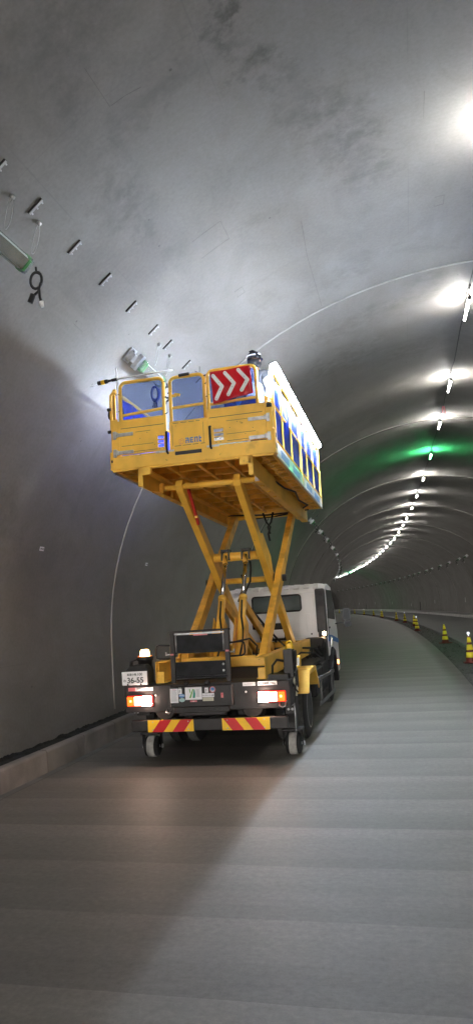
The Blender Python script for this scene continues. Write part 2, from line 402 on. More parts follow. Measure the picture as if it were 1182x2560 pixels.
def text(body, parent, mw, size, m, name='lettering', ext=.0015, sx=1., bold=0.):
    cu = bpy.data.curves.new('t', 'FONT'); cu.body = body; cu.size = size; cu.extrude = ext; cu.align_x = 'LEFT'; cu.offset = bold
    o = bpy.data.objects.new('t', cu); COL.objects.link(o)
    me = bpy.data.meshes.new_from_object(o.evaluated_get(bpy.context.evaluated_depsgraph_get()))
    bpy.data.objects.remove(o); bpy.data.curves.remove(cu)
    me.transform(Matrix.Diagonal((sx, 1, 1, 1))); me.transform(mw)
    me.materials.clear(); me.materials.append(M[m]); me.name = name
    t = bpy.data.objects.new(name, me); link(t, parent); return t
def RW(x, y, z, rot=0.):       # text frame facing -Y (towards the camera), written in the XZ plane
    return Matrix.Translation((x, y, z)) @ Matrix.Rotation(rot, 4, 'Y') @ Matrix.Rotation(pi/2, 4, 'X')
ORD = ('first second third fourth fifth sixth seventh eighth ninth tenth eleventh twelfth thirteenth fourteenth fifteenth sixteenth seventeenth '
       'eighteenth nineteenth twentieth').split() + ['twenty-'+w for w in 'first second third fourth fifth sixth seventh eighth ninth'.split()] + ['thirtieth'] + \
      ['thirty-'+w for w in 'first second third fourth fifth sixth seventh eighth ninth'.split()] + ['fortieth']

# ------------------------------------------------------------------ tunnel geometry
def AX(s):
    if abs(s) < 1e-6: return X0, 0., 0.
    a = K*s; return X0-(1-cos(a))/K, sin(a)/K, a
def TP(s, off, z):
    x, y, a = AX(s); return Vector((x+off*cos(a), y+off*sin(a), z+GR*s))
def prof(ang):                                   # angle in degrees -> (off, z)
    r = RD(ang); z = TZC+TRZ*sin(r)
    if sin(r) >= 0: return TR*cos(r), z
    return math.copysign(1, cos(r))*(TR-.012*((TZC-z)/TZC)**2*TR*.4), z
VF = 1.12                                        # the vault is a little larger than the road model's own section
def BIG(p): return Vector((p.x*VF, p.y*VF, 1.7+(p.z-1.7)*VF))
def TA(s, ang, inset=0.):
    o, z = prof(ang); n = Vector((-cos(RD(ang))/TR, 0, -sin(RD(ang))/TRZ)); n.normalize()
    return BIG(TP(s, o+n.x*inset/VF, z+n.z*inset/VF))
def TM(s, ang, inset=0.):                        # frame on the lining: X along tunnel, Z into the tunnel, Y around the ring
    _, _, a = AX(s); r = RD(ang)
    n = Vector((-cos(r)/TR, 0, -sin(r)/TRZ)).normalized(); n = Matrix.Rotation(a, 3, 'Z') @ n
    t = Vector((-sin(a), cos(a), GR)).normalized(); c = n.cross(t).normalized(); n = t.cross(c)
    m = Matrix((t, c, n)).transposed().to_4x4(); m.translation = TA(s, ang, inset); return m

def sweep(name, pts, s0, s1, ds, m, parent=None, wob=None, uvf=None, big=False):
    n = int((s1-s0)/ds)+1; me_v = []; faces = []; uvs = []
    L = len(pts)
    for i in range(n+1):
        s_ = min(s0+i*ds, s1)
        for j, (o, z) in enumerate(pts):
            if wob: o, z = wob(s_, j, o, z)
            me_v.append(BIG(TP(s_, o, z)) if big else TP(s_, o, z)); uvs.append((uvf(j, o) if uvf else o, s_))
    for i in range(n):
        for j in range(L-1):
            faces.append((i*L+j, i*L+j+1, (i+1)*L+j+1, (i+1)*L+j))
    me = bpy.data.meshes.new(name); me.from_pydata(me_v, [], faces)
    ul = me.uv_layers.new(name='UVMap')
    for p in me.polygons:
        p.use_smooth = True
        for li in p.loop_indices: ul.data[li].uv = uvs[me.loops[li].vertex_index]
    me.materials.append(M[m]); o = bpy.data.objects.new(name, me); return link(o, parent)

S0, S1 = -34., 420.
angs = [-20+i*2.5 for i in range(89)]; angs = [a for a in angs if -19.5 <= a <= 199.5]
lining_pts = [prof(a) for a in angs]; lining_pts[0] = (lining_pts[0][0], -.35); lining_pts[-1] = (lining_pts[-1][0], -.35)
tunnel = sweep('tunnel', lining_pts, S0, S1, 1.0, 'vault', uvf=lambda j, o: RD(angs[j])*5.3, big=True)
tag(tunnel, 'curved grey concrete tunnel vault with ring joints, bending left into the distance', 'tunnel')
md = tunnel.modifiers.new('lining', 'SOLIDIFY'); md.thickness = .25; md.offset = -1
# ring joints: a raised pale seal on the near ones, parts of the tunnel
for i in range(-4, 26):
    s_ = 10.093+i*9.03; b = MB()
    r = .015 if i < 2 else .022
    b.path([TA(s_, a, .006) for a in [-12+j*3 for j in range(69)]], r, 6)
    b.build('joint_seal', 'seal', tunnel)
    if i >= 1:      # chamfered groove beside the seal reads as a dark line
        b = MB(); b.path([TA(s_+.09, a, .0) for a in [-12+j*3 for j in range(69)]], .03, 5); b.build('joint_groove', 'darkline', tunnel)
def wall_patch(s0, s1, a0, a1, m='patch', name='repair_patch', th=.002, edge=True):
    b = MB()
    def f(u, v): return TA(s0+(s1-s0)*u, a0+(a1-a0)*v, th)
    o = None
    if edge:
        b = MB(); pts = [(s0, a0), (s1, a0), (s1, a1), (s0, a1)]
        for k in ((0, 1), (1, 2), (3, 0)):
            (sa, aa), (sb, ab) = pts[k[0]], pts[k[1]]
            b.path([TA(sa+(sb-sa)*t/6, aa+(ab-aa)*t/6, th+.0) for t in range(7)], .0014, 4)
        b.build('patch_edge', 'darkline', tunnel)
    return o
M['patchsame'] = mat('trowelled_mortar', (.30, .297, .29), .65, var=.12, vs=5)
wall_patch(6.75, 7.12, 120.4, 124.2, 'vault'); wall_patch(8.2, 8.36, 121.7, 122.9, 'vault'); wall_patch(8.2, 8.4, 95.0, 96.1, 'vault')
for pts in ([(4.2, 124.2), (4.4, 124.15), (4.62, 124.1)], [(4.62, 124.0), (4.63, 122.6), (4.66, 121.2)], [(6.28, 139.7), (6.5, 139.8)], [(7.6, 112), (8.4, 112.5), (10.0, 112.5)], [(6.3, 97.7), (6.7, 97.7)]):
    b = MB(); b.path([TA(s_, a_, .001) for s_, a_ in pts], .0013, 4); b.build('hairline_crack', 'darkline', tunnel)
# small identification plates low on the left wall, white marks on the right wall
for s_, a_ in ((7.75, 166.6), (11.34, 166.8)):
    t = thing('wall_plate', 'small white plate with dark dots low on the left wall, %s' % ('nearer one' if s_ < 9 else 'beyond the ring joint'), 'plate', TM(s_, a_), 'small plates on the left wall')
    MB().box(-.055, .055, -.028, .028, 0, .004).build('plate', 'paper', t)
    b = MB(); b.lathe((-.022, 0, .004), (0, 0, 1), [(0, .012), (.003, .012)], 10); b.lathe((.025, 0, .004), (0, 0, 1), [(0, .012), (.003, .012)], 10); b.build('dots', 'ink', t)
for k, (s_, a_) in enumerate([(60.4, -1.7), (76.8, -2.7), (93.2, -6), (108.9, -2.7), (124.9, -1.8), (141.1, -1.2), (156.6, -.3)]):
    t = thing('delineator_plate', 'white upright marker plate on the right wall, %s from the near side' % ORD[k], 'marker', TM(s_, a_, .01), 'white markers along the right wall')
    MB().box(-.06, .06, -.30, .10, 0, .02).build('plate', 'whitep', t)
    MB().box(-.07, .07, -.32, .12, -.02, 0).build('backing', 'steel', t)
for s_ in (86.6, 133.9):
    b = MB(); b.path([TA(s_, a, -.0) for a in (-1.5, -5, -9, -13)], .06, 6); tag(b.build('downpipe', 'ink'), 'dark upright pipe low on the right wall, %s one' % ('nearer' if s_ < 100 else 'farther'), 'pipe', 'dark pipes on the right wall')

# ------------------------------------------------------------------ ground
LE, RL, KR = -.252, .80, 5.1
def jit(s_, j, o, z):
    if j in (1, 2): o += .015*mnoise.noise(Vector((s_*.8, 0, 0)))
    return o, z
tag(sweep('road', [(-5.47+i*(5.47+LE)/12, 0) for i in range(13)] + [(LE+.004, -.02), (LE+.015, -.16)], S0, S1, 1.0, 'road'), kind='structure')
tag(sweep('gutter', [(-5.469, .004), (-5.36, .004)], S0, S1, 1.0, 'road2'), kind='structure')
tag(sweep('gutter_joint', [(-5.362, .0045), (-5.354, .0045)], S0, S1, 1.0, 'darkline'), kind='structure')
def rough(s_, j, o, z): return o, z+.022*mnoise.noise(Vector((s_*3.1, o*7, 1)))+.03*mnoise.noise(Vector((s_*.9, o*2, 4)))
tag(sweep('gravel_strip', [(LE-.03+i*.09, -.115) for i in range(14)], 2, S1, .22, 'gravel', wob=rough), kind='structure')
def edgew(s_, j, o, z): return (o+.03*mnoise.noise(Vector((s_*1.3, j*.2, 9))), z) if j < 3 else (o, z)
tag(sweep('far_lane', [(RL-.06, -.17), (RL-.05, -.02), (RL-.03, .0)] + [(RL+i*.62, .0) for i in range(8)], S0, S1, .5, 'road2', wob=edgew), kind='structure')
tag(sweep('ground', [(-9., -.19), (26., -.19)], S0, S1, 2.0, 'gravel'), kind='structure')
tag(sweep('right_kerb', [(KR, -.02), (KR+.02, .20), (KR+.20, .205), (KR+.21, .16), (8., .16), (24., .16)], S0, S1, 1.0, 'rkerb'), kind='structure')
b = MB()
for i in range(-30, 110):
    s_ = 6.83+i*1.0; g = .006
    A = []
    for ss in (s_+g, s_+1-g):
        A.append([b.v(TP(ss, o, z)) for o, z in ((-5.462, -.01), (-5.475, .225), (-5.49, .245), (-5.54, .25), (-5.575, .25), (-5.575, -.01))])
    n = 6
    for k in range(n): b.face([A[0][k], A[0][(k+1) % n], A[1][(k+1) % n], A[1][k]])
    b.face(A[0]); b.face(A[1][::-1])
kb = tag(b.build('kerb', 'kerb', bevel=.006), kind='structure')
def soilw(s_, j, o, z):
    k = mnoise.noise(Vector((s_*4, j*.9, 0)))+.6*mnoise.noise(Vector((s_*11, j*1.7, 3)))
    return o+.01*k, z+(.028*k if j > 0 else .005*k)
tag(sweep('soil_strip', [(-5.555, .235), (-5.65, .16), (-5.8, .14), (-5.95, .15), (-6.05, .14), (-6.12, .16), (-6.2, .17)], 1.5, 70, .06, 'soil', wob=soilw), kind='stuff')
# scattered stones on the gravel
b = MB()
for i in range(1500):
    s_ = 8+random.random()**1.6*50; o = LE+.02+random.random()*.95; r = random.uniform(.006, .022)
    c = TP(s_, o, -.105+.02*mnoise.noise(Vector((s_*3.1, o*7, 1))))
    m4 = Matrix.Translation(c) @ Matrix.Rotation(random.random()*6, 4, Vector((random.random(), random.random(), 1)).normalized())
    bmesh.ops.create_icosphere(b.bm, subdivisions=1, radius=r, matrix=m4 @ Matrix.Diagonal((1.3, 1, .6, 1)))
tag(b.build('loose_gravel', 'gravel'), kind='stuff')

# ------------------------------------------------------------------ crown tube lamps
def make_lamp(mt):
    t = thing('tube_lamp', 'lamp', 'tube lamp')
    tb = MB().tube((-.5, 0, .2), (.06, 0, .2), .022, 10).build('tube', mt, t)
    MB().tube((.065, 0, .2), (.5, 0, .2), .019, 10).build('tube_end', mt+'2', tb)
    MB().box(-.5, .5, -.012, .012, .172, .177).build('added_shade_strip', 'whitep', t)  # strip added between tube and lining to soften the glow on the vault
    b = MB(); b.lathe((.045, 0, .2), (1, 0, 0), [(0, .024), (.003, .034), (.018, .034), (.021, .024)], 16); b.build('added_shade_ring', 'cable', t)  # opaque ring added mid-tube to cut light towards the far side
    b = MB(); b.lathe((-.56, 0, .2), (1, 0, 0), [(0, .02), (.01, .032), (.07, .032), (.08, .02)], 10); b.build('end_cap', 'cable', t)
    b = MB(); b.lathe((.49, 0, .2), (1, 0, 0), [(0, .02), (.01, .03), (.04, .03), (.05, .02)], 10); b.build('end_cap', 'cable', t)
    b = MB(); b.path([(-.55, 0, .2), (-.57, 0, .12), (-.6, .02, .03)], .008, 6); b.tube((-.6, .02, .035), (-.6, .02, 0), .02, 8)
    b.path([(-.62+.0*cos(a), .05*sin(a), .13+.07*cos(a)) for a in [k*pi/6 for k in range(12)]], .006, 5, closed=True)
    b.build('hanger', 'cable', t)
    b = MB(); b.path([(.45, 0, .2), (.46, 0, .1), (.46, 0, 0)], .005, 5); b.build('hanger', 'wire', t)
    return t
fit = [11.44, 15.66, 19.24, 23.47, 27.88, 32.53, 36.67, 41.2, 44.89, 49.26, 53.82, 58.39, 62.7, 66.86, 70.76, 74.83, 79.18, 83.69, 88.25, 92.66, 96.82, 101.1, 105.53, 110.1, 115.01]
lamps = [(7.13-4.3*k) for k in range(8, -1, -1)]+fit+[119.4+4.4*k for k in range(11)]
protoW = protoG = None; kk = 0
for s_ in lamps:
    green = abs(s_-23.47) < .1 or abs(s_-110.1) < .1
    if green:
        if protoG is None: protoG = o = make_lamp('lampg')
        else: o = copy_tree(protoG)
    else:
        if protoW is None: protoW = o = make_lamp('lamp')
        else: o = copy_tree(protoW)
    o.matrix_world = TM(s_, 90 if s_ > 9 else 88.8)
    o['group'] = 'tube lamps in a row along the tunnel crown'
    if s_ > 10: kk += 1
    if green: o['label'] = 'green glowing tube lamp on the tunnel crown, %s' % ('the near one among white lamps' if s_ < 50 else 'the far one deep in the bend')
    elif s_ < 6: o['label'] = 'white tube lamp on the crown behind or above the camera, out of view'
    elif s_ < 8: o['label'] = 'white tube lamp whose glow enters at the upper right edge of the photo'
    elif kk <= 26: o['label'] = 'white tube lamp on the crown, %s from the near end' % ORD[kk-1]
    else: o['label'] = 'tiny white tube lamp at the far end of the crown row, hidden in the bend'
b = MB(); pts = []
for a_, c_ in zip([l for l in lamps if l > -6][:-1], [l for l in lamps if l > -6][1:]):
    for t in range(5):
        u = t/5; m4 = TM(a_+(c_-a_)*u-.58, 90, .035+.16*4*u*(1-u)*.6); p = m4.translation.copy(); p.x += .02*sin(a_*3+u*5); pts.append(p)
b.path(pts, .009, 6); tag(b.build('festoon_cable', 'cable'), 'thin black cable running along the crown from lamp to lamp', 'cable')
# coiled spare cable hanging between second and third lamp
m4 = TM(17.6, 90, .1); b = MB(); b.path([m4 @ Vector((.0+.05*cos(a), .03*sin(a), .16-.16*cos(a))) for a in [k*pi/8 for k in range(16)]], .014, 6, closed=True)
tag(b.build('cable_coil', 'pink'), 'small reddish cable loop hung between two crown lamps', 'cable')

# ------------------------------------------------------------------ wrapped side luminaires
def make_lum():
    # frame: X along the tunnel, Y around the ring (downwards on the left wall), Z into the tunnel
    t = thing('wall_luminaire', 'x', 'luminaire')
    b = MB(); b.box(-.40, .38, -.07, .07, .11, .19); b.build('housing', 'whitep', t, bevel=.03, seg=2)
    MB().box(-.36, .33, -.055, .055, .19, .195).build('lens', 'lens', t)
    b = MB(); b.box(-.425, .40, -.080, .080, .102, .200); b.build('wrapping_film', 'film', t, bevel=.03, seg=2)
    for x0_ in (-.40, .28):
        b = MB(); b.box(x0_, x0_+.09, -.083, .083, .099, .203); b.build('tape_band', 'tape', t, bevel=.03)
    b = MB(); b.box(-.62, -.44, -.10, .10, .0, .012); b.box(-.60, -.30, -.055, .055, .012, .10); b.box(-.52, -.44, -.11, .11, .10, .16); b.tube((-.56, -.07, .012), (-.56, -.07, .05), .012, 6); b.tube((-.56, .07, .012), (-.56, .07, .05), .012, 6)
    b.build('bracket', 'steel', t, bevel=.004)
    b = MB(); b.box(.2, .36, -.04, .04, 0, .11); b.build('bracket', 'steel', t, bevel=.004)
    for x_ in (-.12, .33):      # safety wires up to anchors
        b = MB(); b.path([(x_+.05*sin(a)*(1 if a < pi else .6), s_q, .16-.14*(1-cos(a))*.5) for a, s_q in [(k*pi/8, .11+.12*(1-cos(k*pi/8))) for k in range(17)]], .0028, 5)
        b.lathe((x_, .36, .0), (0, 0, 1), [(0, .02), (.03, .02), (.04, .01)], 8); b.build('safety_wire', 'wire', t)
    return t
def lum_cable(parent, mw, sgn, simple=False):
    # black pigtail: hangs straight down from the far end whatever the tilt of the wall
    inv = mw.inverted(); e = mw @ Vector((.42, .03*sgn, .22)); b = MB()
    P = []
    for k in range(34):
        a = k/33*4.2*pi; rr = .068-.010*(k/33)
        P.append(e+Vector((rr*sin(a)*.75, .3*rr*sin(a+.5), -.11+rr*1.35*cos(a)))+Vector((0, 0, 0)))
    P = [e+Vector((0, 0, .02))]+P
    b.path([inv @ p for p in P], .011 if not simple else .016, 6)
    q0 = e+Vector((.02, 0, -.22)); b.path([inv @ (e+Vector((.045, 0, -.14))), inv @ q0, inv @ (e+Vector((-.035, .0, -.26)))], .012, 6)
    b.tube(inv @ (e+Vector((-.03, 0, -.24))), inv @ (e+Vector((-.065, 0, -.315))), .026, 8)
    b.path([inv @ (e+Vector((.03, 0, -.2))), inv @ (e+Vector((.035, 0, -.28))), inv @ (e+Vector((.05, 0, -.33)))], .012, 6)
    b.build('cable_pigtail', 'cable', parent)
    b = MB(); b.tube(inv @ (e+Vector((.048, 0, -.325))), inv @ (e+Vector((.06, 0, -.375))), .022, 8, r2=.014); b.build('plug', 'paper', parent)
lumL = [4.68, 8.0, 12.3, 16.8, 21.3, 25.73, 29.74, 33.4, 38.88, 44.67, 50.05, 55., 60, 65, 70, 75.5, 81, 86.5]
lumR = [46.3, 51., 54.18, 59.02, 63.71, 68.96, 72.32, 77.36, 81.13, 84.92, 89, 93.01, 97.4, 101.6, 106, 110.4, 114.8, 119.3, 123.8, 128.3, 133, 137.6, 142.3, 147, 152, 157]
proto = None
for side, L_ in (('left', lumL), ('right', lumR)):
    for k, s_ in enumerate(L_):
        if proto is None: o = proto = make_lum()
        else: o = copy_tree(proto)
        for ch in [c for c in o.children if c.name.startswith(('cable_pigtail', 'plug'))]: bpy.data.objects.remove(ch)
        mw = TM(s_, 138.3 if side == 'left' else 37.2, .02); o.matrix_world = mw
        lum_cable(o, mw, 1 if side == 'left' else -1, s_ > 20)
        o['group'] = 'film-wrapped luminaires along the %s wall' % side
        if side == 'left' and k < 2:
            o['label'] = ['wrapped light with green tape and dangling black cable at the left photo edge', 'film-wrapped light on the bright wall just above the yellow platform'][k]
        elif side == 'left' and k < 5: o['label'] = 'film-wrapped wall light hidden behind the raised platform, %s from the camera' % ORD[k]
        elif k < 14: o['label'] = 'wrapped light with hanging black cable on the %s wall, %s of the distant row' % (side, ORD[k-5 if side == 'left' else k])
        else: o['label'] = 'distant wrapped light with cable in the far part of the %s wall row' % side
        if s_ > 20:       # too small to show the wires
            for ch in list(o.children):
                if ch.name.startswith('safety_wire'): bpy.data.objects.remove(ch)
# short cable support rails around the ring
def make_rail():
    t = thing('support_rail', 'x', 'bracket')
    MB().box(-.009, .009, -.085, .085, .018, .026).build('rail', 'railgrey', t)
    b = MB(); b.box(-.016, .016, -.087, .087, 0, .016); b.build('backing', 'cable', t)
    b = MB()
    for y_ in (-.065, 0, .065): b.lathe((.014, y_, .0), (0, 0, 1), [(0, .008), (.034, .008), (.035, .004)], 8)
    b.build('bolts', 'steel', t); return t
pr_ = None
for k, s_ in enumerate([3.65, 4.30, 4.83, 5.52, 6.19, 6.87, 7.56, 8.07, 8.85, 9.5, 22.2, 23.5, 24.8, 26.16, 27.8, 28.9]):
    o = pr_ = make_rail() if pr_ is None else copy_tree(pr_)
    o.matrix_world = TM(s_, 133.95 if s_ < 20 else 135.2, .0); o['group'] = 'short metal rails along the left haunch of the vault'
    if 4 < s_ < 9.2: o['label'] = 'short slotted metal rail on the vault, %s of the slanting row from the left edge' % ORD[k-1]
    elif s_ < 10: o['label'] = 'short slotted metal rail on the vault, %s' % ('beyond the left edge' if s_ < 4 else 'hidden behind the platform gate')
    else: o['label'] = 'tiny pale metal rail beyond the platform, %s of the far group' % ORD[k-10]

# ------------------------------------------------------------------ cones
def make_cone(ball):
    t = thing('traffic_cone', 'x', 'cone')
    b = MB(); b.box(-.19, .19, -.19, .19, 0, .03); b.build('base', 'conebase', t, bevel=.02, seg=2)
    def R_(z): return .135-(z-.03)/.67*.105
    bands = [(.14, .28), (.34, .48), (.54, .67)]
    b = MB(); b.lathe((0, 0, 0), (0, 0, 1), [(.03, .15), (.05, R_(.03)), (.70, R_(.70)), (.705, .01)], 20); b.build('cone_body', 'conered', t)
    for z0, z1 in bands:
        b = MB(); b.lathe((0, 0, 0), (0, 0, 1), [(z0, R_(z0)+.003), (z0+.001, R_(z0)+.006), (z1, R_(z1)+.006), (z1+.001, R_(z1)+.003)], 20); b.build('reflective_band', 'coneyel', t)
    if ball:
        b = MB(); b.tube((0, 0, .70), (0, 0, .75), .012, 8); bmesh.ops.create_uvsphere(b.bm, u_segments=12, v_segments=8, radius=.04, matrix=Matrix.Translation((0, 0, .78))); b.build('lamp_ball', 'balllamp', t)
    else:
        b = MB(); b.lathe((0, 0, 0), (0, 0, 1), [(.66, .036), (.70, .032), (.73, .02), (.735, .003)], 14); b.build('tip', 'coneyel', t)
    return t
cones = [(20.67, .303, 1), (29.72, .357, 0), (42.05, .05, 1), (49.5, .48, 0), (57.9, .517, 1), (64.5, .418, 0), (77.3, .235, 0), (80.5, .438, 1), (90, .5, 0), (101, .45, 1), (113, .5, 0), (122, .5, 1), (133, .5, 0)]
pc = [None, None]; 
for k, (s_, o_, b_) in enumerate(cones):
    if pc[b_] is None: pc[b_] = o = make_cone(b_)
    else: o = copy_tree(pc[b_])
    x_, y_, a_ = AX(s_); o.matrix_world = Matrix.Translation(TP(s_, o_, -.098)) @ Matrix.Rotation(a_+k*.7, 4, 'Z')
    o['group'] = 'striped cones on the gravel strip between the lanes'
    o['label'] = 'red cone with yellow bands and %s, %s from the camera' % ('clear lamp ball' if b_ else 'yellow tip', ORD[k])
    if k == 0: o['label'] = 'nearest red cone with yellow bands and lamp ball, cut by the right edge'

# ------------------------------------------------------------------ the truck (local frame: X right, Y forward, Z up, origin between the rear jack wheels)
HD = RD(-0.67678)
r_ = Vector((cos(HD), -sin(HD), 0)); f_ = Vector((sin(HD), cos(HD), GR)).normalized(); n_ = r_.cross(f_)
TMW = Matrix((r_, f_, n_)).transposed().to_4x4(); TMW.translation = Vector((-2.4316, 8.5725, GR*8.5725))
T = thing('scissor_lift_truck', 'yellow scissor lift truck with raised caged platform and white cab, seen from behind', 'lift truck', TMW)

# --- chassis
b = MB()
for x in (-.36, .36): b.box(x-.04, x+.04, -.4, 5.5, .52, .74)
for y in (.3, 1.4, 2.4, 3.3): b.box(-.32, .32, y, y+.08, .55, .7)
b.box(-.86, .86, -.5, 3.9, .80, .845)
chassis = b.build('chassis_frame', 'chassis', T, bevel=.005)
b = MB(); b.box(.50, .92, 1.9, 2.7, .40, .78); b.box(.5, .9, 2.85, 3.5, .36, .80); b.box(.55, .88, 3.55, 3.95, .5, 1.15); b.box(-.92, -.5, 1.9, 3.6, .40, .8); b.box(-.5, .5, 3.5, 3.9, .7, 1.02)
for k in range(6): b.path([(.62+.05*k, 3.2+.1*k, .8), (.66+.05*k, 3.4, .98+.02*k), (.7+.03*k, 3.8, .9)], .014, 6)
b.path([(.55, 1.9, .9), (.7, 2.1, 1.02), (.86, 2.5, .98), (.9, 3., .85)], .016, 6)
b.path([(.5, 2.3, .9), (.62, 2.6, 1.06), (.8, 2.9, 1.03), (.85, 3.3, .9)], .018, 6)
b.build('underbody_equipment', 'chassis', T, bevel=.02)
MB().tube((-.84, 1.02, .37), (.84, 1.02, .37), .07, 12).build('rear_axle', 'chassis', T)
MB().tube((-.7, 4.5, .36), (.7, 4.5, .36), .05, 12).build('front_axle', 'chassis', T)
b = MB(); bmesh.ops.create_uvsphere(b.bm, u_segments=16, v_segments=12, radius=.19, matrix=Matrix.Translation((0, 1.02, .4)) @ Matrix.Diagonal((1, 1, .95, 1))); b.build('differential', 'chassis', T)

def wheel(x, y, z, r, w, side, name='wheel', tread='treadgrey', rimm='rimgrey'):
    b = MB(); b.lathe((x-w/2, y, z), (1, 0, 0), [(0, r*.62), (.004, r*.80), (.02, r*.93), (.035, r*.97), (.04, r*.985)], 36)
    b.lathe((x+w/2, y, z), (-1, 0, 0), [(0, r*.62), (.004, r*.80), (.02, r*.93), (.035, r*.97), (.04, r*.985)], 36)
    wl = b.build(name, 'rubber', T)
    b = MB(); pr2 = [(.04, r*.985)]
    n = 5; ww = w-.08
    for k in range(n):
        a0 = .04+ww*k/n; pr2 += [(a0+.004, r), (a0+ww/n-.012, r), (a0+ww/n-.010, r*.975), (a0+ww/n-.001, r*.975)]
    pr2 += [(w-.04, r*.985)]
    b.lathe((x-w/2, y, z), (1, 0, 0), pr2, 40); b.build('tread', tread, wl)
    xs = x+side*w/2
    b = MB(); b.lathe((xs-side*.01, y, z), (-side, 0, 0), [(0, r*.62), (-.012, r*.64), (-.012, r*.60), (.06, r*.55), (.07, r*.3), (.02, r*.26), (.0, r*.2), (.0, .01)], 32)
    rim = b.build('rim', rimm, wl)
    b = MB()
    for k in range(6): a = k*pi/3; b.lathe((xs-side*.055, y+cos(a)*r*.40, z+sin(a)*r*.40), (side, 0, 0), [(0, .016), (.03, .016), (.035, .01)], 8)
    b.build('wheel_nut', 'steel', rim)
    return wl
for sd in (-1, 1):
    wheel(sd*.835, 1.02, .372, .372, .19, sd); wheel(sd*.60, 1.02, .372, .372, .19, sd)
    wheel(sd*.76, 4.5, .372, .372, .20, sd)

# --- rear bumper with tail lamps
b = MB(); b.box(-.97, .95, -.55, -.50, .60, .90); b.box(-.97, .95, -.50, -.1, .86, .898)
b.prism([(-.97, .90), (-.97, .80), (-.93, .74), (-.93, .90)], 1, -.57, -.55)
b.box(-.98, -.95, -.56, -.1, .78, .90); b.box(.93, .96, -.56, -.1, .62, .90)
bumper = b.build('rear_bumper', 'black', T, bevel=.006)
b = MB(); b.box(-.905, .908, -.56, -.50, .385, .515)
for x in (-.55, .55): b.box(x-.05, x+.05, -.50, -.30, .40, .62)
guard = b.build('underrun_bar', 'black', T, bevel=.008)
for x0_ in (-.703, .170):
    b = MB(); b.box(x0_, x0_+.54, -.572, -.561, .381, .513); wp = b.build('warning_panel', 'refl_yellow', T)
    sgn = 1 if x0_ < 0 else -1
    b = MB(); X0_, X1_, Z0_, Z1_ = x0_, x0_+.54, .381, .513
    for k in range(2):
        c = (x0_+.05+k*.24) if sgn > 0 else (x0_+.49-k*.24)
        q = [(c, Z0_), (c+sgn*.135, Z0_), (c+sgn*.235, Z1_), (c+sgn*.100, Z1_)]
        b.prism(q, 1, -.5745, -.5722)
    b.build('red_stripe', 'refl_red', wp)
    b = MB()
    for x_ in (x0_+.06, x0_+.48):
        for z_ in (.405, .492): b.lathe((x_, -.5745, z_), (0, -1, 0), [(0, .008), (.005, .006)], 8)
    b.build('rivet', 'steel', wp)
for sd in (-1, 1):
    def X(a): return (-.94+a) if sd < 0 else (.908-a)
    b = MB(); xs = sorted((X(0), X(.311))); b.box(xs[0], xs[1], -.585, -.55, .672, .792); tl = b.build('tail_lamp', 'brakred', T, bevel=.008)
    for a0, a1, nm, m in ((.006, .078, 'indicator_lens', 'orangelens'), (.092, .178, 'brake_lens', 'braklamp')):
        xs = sorted((X(a0), X(a1))); MB().box(xs[0], xs[1], -.600, -.586, .682, .783).build(nm, m, tl, bevel=.01, seg=2)
    xs = sorted((X(.186), X(.30))); b = MB(); b.box(xs[0], xs[1], -.606, -.586, .679, .787); b.build('reversing_lens', 'revlamp', tl, bevel=.016, seg=3)
    b = MB(); b.lathe((X(.05), -.600, .735), (0, -1, 0), [(0, .014), (.004, .01)], 10); b.build('indicator_bulb', 'orangehot', tl)
# round lamps / covers under the panel, hooks
b = MB()
for x in (-.50, .52): b.lathe((x, -.545, .63), (0, 1, 0), [(0, .12), (.05, .13), (.1, .05)], 28)
b.box(-.60, -.46, -.5, -.2, .50, .62); b.box(.44, .60, -.5, -.2, .50, .62); b.box(-.86, -.70, -.50, -.42, .56, .665)
b.build('lamp_bracket', 'chassis', T, bevel=.006)
b = MB()
for x_, z_ in ((-.60, .79), (.46, .79), (-.88, .63), (-.84, .63), (-.88, .60), (-.84, .60)): b.lathe((x_, -.555 if z_ > .7 else -.51, z_), (0, -1, 0), [(0, .012), (.006, .01)], 10)
b.build('bolt', 'paper', T)
b = MB(); b.path([(.83, -.56, .66), (.84, -.6, .63), (.87, -.6, .615), (.90, -.6, .63), (.91, -.56, .68)], .007, 6); b.build('hook', 'steel', T)
b = MB(); b.path([(-.46, -.56, .62), (-.46, -.61, .60), (-.43, -.62, .59), (-.41, -.6, .61)], .012, 6); b.build('hook', 'steel', T)
# strips with writing on the bumper
b = MB(); b.box(-.953, -.845, -.5535, -.5505, .842, .882); b.build('pink_strip', 'pink', bumper)
b = MB(); b.box(-.845, -.630, -.5535, -.5505, .842, .882); st = b.build('model_strip', 'paper', bumper); text('AEROLIFT', st, RW(-.83, -.5545, .851), .036, 'greyink', sx=1.15)
b = MB(); b.box(.427, .572, -.5535, -.5505, .853, .893); st = b.build('notice_strip', 'paper', bumper); text('バックブザー付', st, RW(.434, -.5545, .863), .021, 'greyink')
b = MB(); b.box(.597, .816, -.5535, -.5505, .853, .897); st = b.build('load_plate', 'paper', bumper); text('最大積載量 1150kg', st, RW(.604, -.5545, .865), .026, 'ink', sx=.92)
b = MB(); b.box(.60, .813, -.5525, -.551, .8955, .899); b.box(.60, .813, -.5545, -.5515, .8525, .8555); b.build('load_plate_frame', 'greyink', st)
